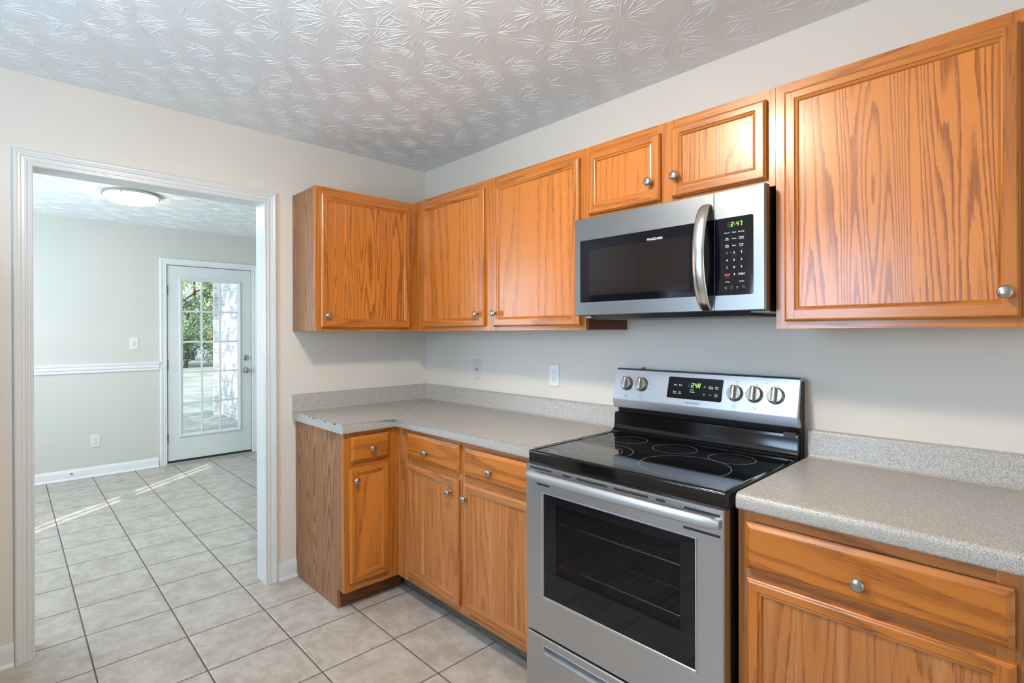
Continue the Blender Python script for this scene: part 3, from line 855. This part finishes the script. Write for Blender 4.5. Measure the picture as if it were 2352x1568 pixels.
def rrect(u0, v0, u1, v1, r, corners=(1, 1, 1, 1), k=5):
    P = []
    for (cx, cy, a0, on) in ((u0 + r, v0 + r, PI, corners[0]), (u1 - r, v0 + r, 1.5 * PI, corners[1]), (u1 - r, v1 - r, 0, corners[2]), (u0 + r, v1 - r, .5 * PI, corners[3])):
        if on: P += [(cx + r * math.cos(a0 + i * PI / 2 / k), cy + r * math.sin(a0 + i * PI / 2 / k)) for i in range(k + 1)]
        else: P.append((cx + (r if math.cos(a0 + PI / 4) > 0 else -r), cy + (r if math.sin(a0 + PI / 4) > 0 else -r)))
    return P


# ------------------------------------------------------------------ microwave
MX0, MX1, MZ0, MZ1, MY = 1.5945, 2.349, 1.431, 1.822, -0.368
mw = thing('microwave', (1.97, -0.2, MZ0), 'stainless steel over-the-range microwave with black window and arched handle', 'microwave')
b = MB(); b.box((MX0 + .012, -0.334, MZ0), (MX1 - .006, -0.003, MZ1 - .001)); b.build('body', BLACKM, mw)
b = MB()
b.prism([(-0.33, MZ0 - .001), (-0.30, MZ0 - .016), (-0.04, MZ0 - .016), (-0.02, MZ0 - .001)], 'x', MX0 + .04, MX1 - .07); b.build('underside_grille', BLACKM, mw)
b = MB(); b.box((MX1 - .075, -0.31, MZ0 - .006), (MX1 - .008, -0.02, MZ0 - .0005), bev=.003); b.build('underside_bracket', SILVERP, mw)
b = MB(); b.box((MX0 + .03, -.333, MZ0 - .012), (MX0 + .055, -.20, MZ0 - .0005), bev=.003); b.build('underside_bracket', SILVERP, mw)
F = FY(MY)
SX = 2.1855
b = MB(F)
wv = (1.6245, 1.4825, SX, 1.7325)
b.loops([(MX0, MZ0, SX - .001, MZ1, -.033), (MX0, MZ0, SX - .001, MZ1, -.004), (MX0 + .004, MZ0 + .002, SX - .001, MZ1 - .002, 0), (wv[0], wv[1], SX - .001, wv[3], 0), (wv[0] + .0015, wv[1] + .0015, SX - .001, wv[3] - .0015, -.002)], close1=True)
d = b.build('door', STEEL, mw)
b = MB(F); b.prism(rrect(wv[0] + .001, wv[1] + .001, SX - .001, wv[3] - .001, .007, (1, 0, 0, 1)), 'z', -.0018, .0006); b.build('door_window', GLASSB, d)
b = MB(F); b.prism(rrect(1.670, 1.509, 2.099, 1.692, .003), 'z', .0006, .0008); b.build('mesh_screen', MESHW, d)
b = MB(F); b.text('FRIGIDAIRE', 1.966, 1.6985, .0085, .0010, bold=.015, width=.063); b.build('lettering', LETW, d)
# arched flat-bar handle
b = MB(); pts = []; ra = []; rb = []
for i in range(25):
    t = i / 24; z = 1.438 + (1.782 - 1.438) * t
    y = MY - .004 - .058 * (math.sin(PI * t) ** 0.6)
    pts.append((2.160, y, z)); e = min(1, 6 * min(t, 1 - t) + .55)
    ra.append(.0205 * (0.8 + .2 * e)); rb.append(.0065)
b.tube(pts, ra, rb, 14, 0, (0, -1, 0.0001)); b.build('handle', plain('polished_handle', (0.72, 0.71, 0.69), 0.2, 1.0), d, smooth=40)
b = MB(F)
b.loops([(SX + .0015, MZ0, MX1, MZ1, -.033), (SX + .0015, MZ0, MX1, MZ1, -.005), (SX + .0015, MZ0 + .002, MX1 - .005, MZ1 - .002, 0)], close1=True)
cp = b.build('control_panel', STEEL, mw, smooth=30)
b = MB(F); b.prism(rrect(SX + .003, 1.481, 2.3125, 1.732, .006, (0, 1, 1, 0)), 'z', -.001, .0006); b.build('touch_panel', GLASSB, cp)
b = MB(F); L = [('Popcorn', 2.229, 1.683), ('Potato', 2.252, 1.683), ('Beverage', 2.2755, 1.683), ('Melt', 2.229, 1.6655), ('Soften', 2.229, 1.6605), ('Reheat', 2.252, 1.663), ('Defrost', 2.2755, 1.6655), ('wt/time', 2.2755, 1.6605),
                ('Time', 2.229, 1.6425), ('Cook', 2.229, 1.6375), ('Timer', 2.252, 1.640), ('Power', 2.2755, 1.6425), ('Level', 2.2755, 1.6375), ('+10 Sec', 2.230, 1.524), ('+30 Sec', 2.2755, 1.524)]
for s_, u, v in L: b.text(s_, u, v, .0036, .0009, bold=.02)
for i, ch in enumerate('123456789'): b.text(ch, 2.229 + .0233 * (i % 3), 1.6175 - .0237 * (i // 3), .0062, .0009, bold=.03)
b.text('0', 2.253, 1.547, .0062, .0009, bold=.03); b.text('START', 2.276, 1.547, .0058, .0009, bold=.03, width=.021)
b.build('lettering', LETW, cp)
b = MB(F); b.text('STOP', 2.230, 1.547, .0058, .0009, bold=.04, width=.018); b.build('stop_lettering', LETR, cp)
b = MB(F); b.text('Cancel', 2.230, 1.5415, .002, .0009); b.text('hold to lock', 2.230, 1.5385, .002, .0009); b.text('Quick Start', 2.253, 1.6065, .0022, .0009)
b.box((2.237, 1.6175, .0007), (2.246, 1.618, .0009))


def ringflat(b, u, v, r0, r1, n, seg=24, m=0):
    A = [b.bm.verts.new((u + r0 * math.cos(2 * PI * i / seg), v + r0 * math.sin(2 * PI * i / seg), n)) for i in range(seg)]
    B = [b.bm.verts.new((u + r1 * math.cos(2 * PI * i / seg), v + r1 * math.sin(2 * PI * i / seg), n)) for i in range(seg)]
    for i in range(seg): b.bm.faces.new((A[i], A[(i + 1) % seg], B[(i + 1) % seg], B[i])).material_index = m


ringflat(b, 2.225, 1.505, .0036, .0045, .0009, 6); ringflat(b, 2.225, 1.505, .0008, .0018, .0009, 8)
ringflat(b, 2.244, 1.507, .0024, .0032, .0009, 14); b.box((2.2428, 1.5, .0007), (2.2452, 1.5035, .0009))
for q in range(3): b.box((2.2585 + q * .0026, 1.5055 - abs(1 - q) * -.001, .0007), (2.2607 + q * .0026, 1.508, .0009))
b.box((2.2605, 1.501, .0007), (2.2635, 1.5052, .0009))
ringflat(b, 2.282, 1.5055, .0037, .0045, .0009, 20); b.box((2.2816, 1.5055, .0007), (2.2824, 1.5082, .0009)); b.box((2.2816, 1.5052, .0007), (2.2842, 1.506, .0009))
b.build('icons', LETG, cp)
b = MB(F); digit(b, '2', 2.2415, 1.7015, .0075, .0145, .0021, .0009); digit(b, '4', 2.2585, 1.7015, .0075, .0145, .0021, .0009); digit(b, '7', 2.2695, 1.7015, .0075, .0145, .0021, .0009)
b.box((2.2535, 1.7045, .0007), (2.2555, 1.7065, .0009)); b.box((2.254, 1.7105, .0007), (2.256, 1.7125, .0009)); b.build('clock_digits', LED, cp)
b = MB(F); digit(b, '8', 2.2305, 1.7015, .0075, .0145, .0016, .0008); b.build('unlit_digit', LEDOFF, cp)

# ------------------------------------------------------------------ range
RX0, RX1 = 1.5895, 2.3475
rg = thing('electric_range', (1.968, -0.33, 0), 'freestanding stainless steel electric range with black glass cooktop', 'stove')
b = MB(); b.box((RX0 + .006, -0.606, 0.03), (RX1 - .006, -0.03, .873)); b.box((RX0 + .05, -.59, 0.001), (RX0 + .09, -.55, .03)); b.box((RX1 - .09, -.59, 0.001), (RX1 - .05, -.55, .03)); b.box((RX0 + .05, -.1, 0.001), (RX0 + .09, -.06, .03)); b.box((RX1 - .09, -.1, 0.001), (RX1 - .05, -.06, .03))
# hollow the oven: the front of the body is a frame round the cavity
b.bm.free()
b = MB()
CX0, CX1, CZ0, CZ1, CY = RX0 + .075, RX1 - .075, .33, .80, -.16
b.box((RX0 + .006, -.606, .03), (CX0, -.03, .873)); b.box((CX1, -.606, .03), (RX1 - .006, -.03, .873)); b.box((CX0, -.606, .03), (CX1, -.03, CZ0)); b.box((CX0, -.606, CZ1), (CX1, -.03, .873)); b.box((CX0, CY, CZ0), (CX1, -.03, CZ1))
for u in (RX0 + .05, RX1 - .09):
    for y in (-.56, -.1): b.box((u, y, 0.001), (u + .04, y + .04, .03))
b.build('body', BLACKM, rg)
b = MB()
for q in (((CX0 + .001, -.60, CZ0 + .001), (CX0 + .001, CY - .001, CZ0 + .001), (CX0 + .001, CY - .001, CZ1 - .001), (CX0 + .001, -.60, CZ1 - .001)), ((CX1 - .001, -.60, CZ0 + .001), (CX1 - .001, -.60, CZ1 - .001), (CX1 - .001, CY - .001, CZ1 - .001), (CX1 - .001, CY - .001, CZ0 + .001)),
          ((CX0, -.60, CZ0 + .001), (CX1, -.60, CZ0 + .001), (CX1, CY - .001, CZ0 + .001), (CX0, CY - .001, CZ0 + .001)), ((CX0, CY - .001, CZ0), (CX1, CY - .001, CZ0), (CX1, CY - .001, CZ1), (CX0, CY - .001, CZ1))): b.quad(q)
b.build('oven_cavity', CAVITY, rg, recalc=False)
for z, y0 in ((.655, -.585), (.50, -.585)):
    b = MB()
    b.tube([(CX0 + .004, y0, z), (CX1 - .004, y0, z)], .0035, None, 8); b.tube([(CX0 + .004, CY - .03, z + .0), (CX1 - .004, CY - .03, z)], .0035, None, 8)
    b.tube([(CX0 + .004, y0 + .16, z - .004), (CX1 - .004, y0 + .16, z - .004)], .003, None, 8)
    for i in range(17):
        x = CX0 + .03 + (CX1 - CX0 - .06) * i / 16; b.tube([(x, y0 - .002, z + .003), (x, CY - .03, z + .003)], .002, None, 6)
    b.build('oven_rack', CHROME, rg, smooth=60)
# cooktop
b = MB()
fs = b.box((RX0, -0.6385, .8745), (RX1, -.07, .9215), bev=.007, seg=3, edges=lambda m_, d_: m_.z > .9 or (abs(d_.z) > .001 and m_.y < -.5))
topf = max((f for f in b.bm.faces if f.normal.z > .9 or True), key=lambda f: (round(f.calc_center_median().z, 4), f.calc_area()))
r_ = bmesh.ops.inset_region(b.bm, faces=[topf], thickness=.012, depth=0)
bmesh.ops.inset_region(b.bm, faces=[topf], thickness=.003, depth=0)
bmesh.ops.translate(b.bm, vec=(0, 0, -.0025), verts=topf.verts)
b.build('cooktop', BLACK, rg, smooth=35)
b = MB(); b.box((RX0 + .0225, -.6385 + .0225, .9188), (RX1 - .0225, -.1, .9194)); b.build('glass_top', COOKG, rg)
for (x, y, r) in ((1.752, -.209, .073), (1.782, -.455, .125), (1.782, -.455, .086), (1.966, -.231, .082), (2.184, -.233, .078), (2.115, -.440, .146)):
    b = MB(FR((0, 0, .9194), (1, 0, 0), (0, 1, 0))); ringflat(b, x, y, r - .0016, r, .0003, 64); b.build('burner_ring', RING, rg)
# black riser behind the cooktop
b = MB()
b.prism([(-.03, 1.006), (-.074, 1.006), (-.080, 1.002), (-.082, .990), (-.083, .955), (-.088, .938), (-.098, .928), (-.112, .9225), (-.112, .915), (-.03, .915)], 'x', RX0 + .001, RX1 - .001); b.build('back_riser', BLACK, rg, smooth=40)
b = MB(); b.prism([(-.004, .90), (-.004, 1.183), (-.046, 1.186), (-.068, 1.066), (-.058, 1.03), (-.05, 1.006), (-.05, .90)], 'x', RX0 + .002, RX1 - .002); b.build('backguard_housing', BLACKM, rg)
b = MB(); b.prism([(-.045, 1.0275), (-.083, 1.0275), (-.0865, 1.031), (-.0925, 1.064), (-.092, 1.069), (-.0575, 1.194), (-.052, 1.2005), (-.044, 1.202), (-.006, 1.193), (-.006, 1.187), (-.047, 1.187), (-.07, 1.066)], 'x', RX0 - .001, RX1 + .001); b.build('backguard', STEELR, rg, smooth=20)
b = MB(); b.box((RX1 - .046, -.0835, .992), (RX1 - .006, -.05, 1.010)); b.build('vent_block', BLACKM, rg)
vv = Vector((0, .037, .134)).normalized()
FP = FR((0, -.0925, 1.066), (1, 0, 0), vv)
b = MB(FP); b.prism(rrect(1.8475, .0245, 2.0825, .1175, .007), 'z', -.002, .0012); dp = b.build('display_bezel', SILVERP, rg)
b = MB(FP); b.prism(rrect(1.8500, .0270, 2.0800, .1150, .006), 'z', 0, .0016); dpl = b.build('display_panel', GLASSB, rg)
b = MB(FP)
for s_, u, v in (('Bake', 1.8835, .0820), ('Broil', 1.9060, .0820), ('Steam', 1.8835, .0545), ('Clean', 1.8835, .0480), ('Set', 1.9060, .0545), ('Clock', 1.9060, .0480), ('Oven', 1.9570, .0660), ('Preheat', 1.9585, .0575), ('Timer', 2.0335, .0835), ('On-Off', 2.0335, .0770), ('Bake', 2.0575, .0835), ('Time', 2.0575, .0770), ('Start', 2.0570, .0545), ('Time', 2.0570, .0480)):
    b.text(s_, u, v, .0046, .0019, bold=.02)
for (v, sg) in ((.0811, 1), (.0516, -1)):
    for k in (-1, 1): b.quad([(2.0085 + k * px, v + sg * py, .0019) for px, py in ((0, .0045), (.0045, -.0035), (.0032, -.0035), (0, .0022))])
b.build('lettering', LETW, dpl)
b = MB(FP); b.text('OFF', 2.0338, .0508, .0046, .0019, bold=.03); b.build('off_lettering', LETR, dpl)
b = MB(FP); digit(b, '2', 1.9515, .0760, .0095, .0175, .0024, .0019); digit(b, '4', 1.9655, .0760, .0095, .0175, .0024, .0019); digit(b, '8', 1.9790, .0760, .0095, .0175, .0024, .0019); b.box((1.9625, .0765, .0017), (1.9643, .0785, .0019)); b.box((1.9640, .0905, .0017), (1.9658, .0925, .0019)); b.build('clock_digits', LED, dpl)
b = MB(FP); digit(b, '8', 1.9395, .0760, .0095, .0175, .0020, .0018); b.build('unlit_digit', LEDOFF, dpl)
b = MB(FP)
b.text('FRIGIDAIRE', 1.9645, .0128, .0072, .0012, spacing=1.15, width=.062)
for u, v, dx, dy in ((1.6556, .017, -1, -1), (1.7289, .0177, -1, 1), (2.1293, .0157, 0, 1), (2.202, .0149, 1, 1), (2.2755, .0149, 1, -1)):
    for a, c in (((-.006, -.005), (.006, -.0044)), ((-.006, .0044), (.006, .005)), ((-.006, -.005), (-.0054, .005)), ((.0054, -.005), (.006, .005))): b.box((u + a[0], v + a[1], .0008), (u + c[0], v + c[1], .0011))
    b.lathe([(0, .0008), (.0013, .0008), (.0013, .0011), (0, .0011)], (u + dx * .0045, v + dy * .0035, 0), 10)
for u, v in ((1.6519, .0711), (1.7258, .0722), (2.1288, .0664), (2.1999, .0678), (2.2736, .069)):
    for k in range(9):
        a = PI / 2 - .9 - k * (2 * PI - 1.8) / 8 ; b.lathe([(0, .0008), (.0008, .0008), (.0008, .0011), (0, .0011)], (u + .0365 * math.cos(a), v + .0365 * math.sin(a), 0), 6)
    b.text('OFF', u + .004, v + .0355, .0038, .0011)
for u, v in ((1.688, .106), (2.128, .113), (2.238, .112)): b.lathe([(0, .0008), (.0018, .0008), (.0018, .0012), (0, .0012)], (u, v, 0), 10)
b.text('Oven  Surface', 1.700, .1125, .0030, .0011)
b.build('printed_marks', LETK, rg)
for u, v in ((1.6519, .0711), (1.7258, .0722), (2.1288, .0664), (2.1999, .0678), (2.2736, .069)):
    b = MB(FP); b.lathe([(0, .0005), (.0305, .0005), (.0305, .003), (.0285, .006), (.0275, .014), (.0255, .017), (0, .0175)], (u, v, 0), 36)
    k = b.build('control_knob', NICKEL, rg, smooth=40)
    b = MB(FP); b.box((u - .0082, v - .0275, .012), (u + .0082, v + .0275, .032), bev=.0045, seg=3); b.build('knob_grip', NICKEL, k, smooth=40)
    b = MB(FP); b.box((u - .0009, v + .014, .0318), (u + .0009, v + .0262, .0324)); b.build('red_pointer', LETR, k)
b = MB(); b.box((1.702, -.04, 1.2), (1.712, -.02, 1.206), bev=.002); b.build('hinge_cap', BLACKM, rg)
# oven door
DY = -0.6555
F = FY(DY)
b = MB(F)
dz0, dz1 = .262, .8735
win = (1.6785, .402, 2.2635, .7785)
b.loops([(RX0 + .003, dz0, RX1 - .003, dz1, -.042), (RX0 + .003, dz0, RX1 - .003, dz1, -.005), (RX0 + .006, dz0 + .003, RX1 - .006, dz1 - .003, 0), (*win, 0), (win[0] + .002, win[1] + .002, win[2] - .002, win[3] - .002, -.0025), (win[0] + .002, win[1] + .002, win[2] - .002, win[3] - .002, -.042)], close0=False, close1=False)
od = b.build('oven_door', STEELR, rg, smooth=25)
b = MB(F)
for q in (((win[0], win[1]), (win[2], win[1] + .095)), ((win[0], win[3] - .03), (win[2], win[3])), ((win[0], win[1] + .095), (win[0] + .06, win[3] - .03)), ((win[2] - .048, win[1] + .095), (win[2], win[3] - .03))): b.box((*q[0], -.012), (*q[1], -.003))
b.build('window_border', GLASSB, od)
b = MB(F); b.box((win[0] + .06, win[1] + .095, -.006), (win[2] - .048, win[3] - .03, -.0032)); b.build('window_glass', OVENG, od)
b = MB(F); e = .0042
for a, c in (((win[0] - e, win[1] - e), (win[2] + e, win[1])), ((win[0] - e, win[3]), (win[2] + e, win[3] + e)), ((win[0] - e, win[1]), (win[0], win[3])), ((win[2], win[1]), (win[2] + e, win[3]))): b.box((*a, -.002), (*c, .0022))
b.build('window_trim', SILVERP, od)
for x0, x1, z in ((1.616, 1.722, .864), (1.774, 1.809, .8615), (1.836, 1.963, .8615), (1.987, 2.113, .8615), (2.139, 2.170, .8615), (2.229, 2.336, .859), (1.648, 1.712, .8085), (2.227, 2.336, .8025)):
    b = MB(F); b.prism(rrect(x0, z - .0036, x1, z + .0036, .003), 'z', -.002, .0003); b.build('vent_slot', SLOT, od)
b = MB(); pts = []
for i in range(31):
    t = i / 30; x = 1.612 + (2.338 - 1.612) * t; pts.append((x, DY - .014 - .038 * (1 - (2 * t - 1) ** 2), .8385 + .012 * (1 - (2 * t - 1) ** 2)))
ends = [min(1, .62 + 12 * min(i, 30 - i) / 30) for i in range(31)]
b.tube(pts, [.0105 * e_ for e_ in ends], [.0165 * e_ for e_ in ends], 16, 0, (0, 0, 1))
for x in (1.622, 2.328): b.box((x - .010, DY - .016, .826), (x + .010, DY + .001, .851), bev=.003)
b.build('handle', SILVERP, od, smooth=40)
# storage drawer with a recessed grip
b = MB(F)
q0 = (1.677, .190, 2.262, .228)
b.loops([(RX0 + .003, .035, RX1 - .003, .254, -.042), (RX0 + .003, .035, RX1 - .003, .254, -.004), (RX0 + .006, .038, RX1 - .006, .251, 0), (*q0, 0), (q0[0] + .002, q0[1] + .002, q0[2] - .002, q0[3] - .002, .0015), (q0[0] + .005, q0[1] + .005, q0[2] - .005, q0[3] - .004, .0005), (q0[0] + .010, q0[1] + .022, q0[2] - .010, q0[3] - .006, -.028)])
b.build('storage_drawer', STEELR, rg, smooth=25)

# ------------------------------------------------------------------ wall plates, door stop
def plate(name, F, u, v, mat, label, cat, kind, w_=.07, h=.115):
    o0 = F @ Vector((u, v - h / 2, 0))
    t = thing(name, o0, label, cat)
    b = MB(F); b.loops([(u - w_ / 2, v - h / 2, u + w_ / 2, v + h / 2, .0006), (u - w_ / 2, v - h / 2, u + w_ / 2, v + h / 2, .003), (u - w_ / 2 + .004, v - h / 2 + .004, u + w_ / 2 - .004, v + h / 2 - .004, .006)]); b.build('cover_plate', mat, t)
    if kind == 'outlet':
        for dv in (.020, -.020):
            b = MB(F); P = []
            for i in range(20):
                a = 2 * PI * i / 20; P.append((u + max(-.0165, min(.0165, .0175 * math.cos(a))), v + dv + max(-.0135, min(.0135, .0175 * math.sin(a)))))
            b.prism(P, 'z', .006, .0078); r = b.build('receptacle', mat, t)
            b = MB(F); b.box((u - .0078, v + dv - .001, .0076), (u - .0054, v + dv + .0075, .0081)); b.box((u + .0054, v + dv - .001, .0076), (u + .0078, v + dv + .0065, .0081)); b.lathe([(0, .0076), (.0026, .0076), (.0026, .0081), (0, .0081)], (u, v + dv - .0075, 0), 10); b.build('contact_slots', SLOT, r)
        b = MB(F); b.lathe([(0, .006), (.003, .006), (.0026, .0072), (0, .0074)], (u, v, 0), 12); b.build('screw', NICKEL, t)
    elif kind == 'switch':
        b = MB(F); b.box((u - .005, v - .012, .006), (u + .005, v + .012, .0066)); b.build('switch_slot', SLOT, t)
        b = MB(F); b.prism([(v - .008, .006), (v - .002, .0175), (v + .007, .0185), (v + .008, .006)], 'x', u - .004, u + .004)
        # (prism on 'x' takes (V, N) pairs in this frame)
        b.build('toggle', mat, t)
        for dv in (.03, -.03):
            b = MB(F); b.lathe([(0, .006), (.003, .006), (.0026, .0072), (0, .0074)], (u, v + dv, 0), 10); b.build('screw', NICKEL, t)
    else:
        b = MB(F); b.prism([(u - .0055, v + .006), (u + .0055, v + .006), (u + .0055, v - .002), (u + .002, v - .007), (u - .002, v - .007), (u - .0055, v - .002)], 'z', .0058, .0064); b.build('jack_socket', SLOT, t)
        for dv in (.042, -.042):
            b = MB(F); b.lathe([(0, .006), (.003, .006), (.0026, .0072), (0, .0074)], (u, v + dv, 0), 10); b.build('screw', IVORY, t)
    return t


plate('wall_outlet', FY(0), 1.160, 1.139, PLATE, 'white duplex outlet on the stove wall left of the range', 'outlet', 'outlet')
plate('phone_jack', FY(0), 0.541, 1.140, IVORY, 'wall-coloured phone jack plate near the room corner above the backsplash', 'wall plate', 'jack', w_=.068)
plate('light_switch', FX(XD), -1.145, 1.262, PLATE, 'white single light switch above the chair rail beside the garden door', 'switch', 'switch')
plate('wall_outlet', FX(XD), -1.453, 0.334, PLATE, 'white duplex outlet below the chair rail in the dining room', 'outlet', 'outlet')
t = thing('door_stop', (XD + .012, -1.634, .05), 'small spring door stop on the dining room baseboard', 'door stop')
b = MB(FX(XD)); b.lathe([(0, .013), (.010, .013), (.010, .016), (.0045, .018), (.0045, .058), (0, .058)], (-1.634, .052, 0), 12); b.build('spring', BRONZE, t, smooth=40)
b = MB(FX(XD)); b.lathe([(0, .056), (.007, .056), (.008, .066), (.005, .070), (0, .070)], (-1.634, .052, 0), 12); b.build('rubber_tip', PLATE, t, smooth=40)

# ------------------------------------------------------------------ ceiling lights
def ceiling_light(x, y, r, mat, label, energy=0):
    t = thing('ceiling_light', (x, y, HC - .1), label, 'ceiling light', 'flush dome ceiling lights')
    Fz = FR((x, y, HC), (1, 0, 0), (0, -1, 0))
    b = MB(Fz); b.lathe([(0, .0005), (r, .0005), (r + .004, .012), (r + .002, .024), (r - .008, .026), (r - .012, .022), (0, .020)], (0, 0, 0), 48); b.build('ring_base', NICKEL, t, smooth=40)
    b = MB(Fz); b.lathe([(r - .010, .023)] + [((r - .010) * math.cos(a * PI / 20), .023 + .062 * math.sin(a * PI / 20)) for a in range(1, 10)] + [(0, .085)], (0, 0, 0), 48); b.build('glass_dome', mat, t, smooth=60)
    for a in (0.5, 2.6, 4.7):
        b = MB(Fz); b.lathe([(0, .018), (.006, .020), (.007, .030), (0, .034)], ((r - .004) * math.cos(a), (r - .004) * math.sin(a), 0), 10); b.build('finial', NICKEL, t, smooth=40)
    if energy: light('kitchen_lamp', 'SPOT', (x, y, HC - .135), energy, (1.0, 0.86, 0.69), shadow_soft_size=.045, spot_size=math.radians(176), spot_blend=0.12)
    return t


ceiling_light(-2.007, -1.36, .186, DOME, 'lit flush dome ceiling light in the dining room')
ceiling_light(1.90, -1.50, .11, DOMEK, 'lit flush dome ceiling light above the kitchen floor', 20)

# refrigerator against the doorway wall, mirrored in the microwave window
WHITEA = plain('grey_appliance_enamel', srgb(196, 198, 200), 0.35)
fr = thing('refrigerator', (0.45, -2.93, 0), 'grey refrigerator in the corner beside the window wall, mirrored in the microwave window', 'refrigerator')
b = MB(); b.box((0.03, -3.30, 0.002), (.72, -2.52, 1.70), bev=.006); b.build('body', BLACKM, fr)
b = MB(FX(.722)); b.box((-3.295, .06, 0), (-2.525, 1.14, .06), bev=.008); b.build('door', WHITEA, fr)
b = MB(FX(.722)); b.box((-3.295, 1.15, 0), (-2.525, 1.70, .06), bev=.008); b.build('freezer_door', WHITEA, fr)
for z0, z1 in ((.6, 1.1), (1.2, 1.5)):
    b = MB(FX(.782)); b.tube([(-2.60, z0, .0), (-2.60, z0 + .03, .045), (-2.60, z1 - .03, .045), (-2.60, z1, 0)], .011, None, 10, 0, (1, 0, 0)); b.build('handle', SILVERP, fr, smooth=50)
print('objects', len(SC.objects))
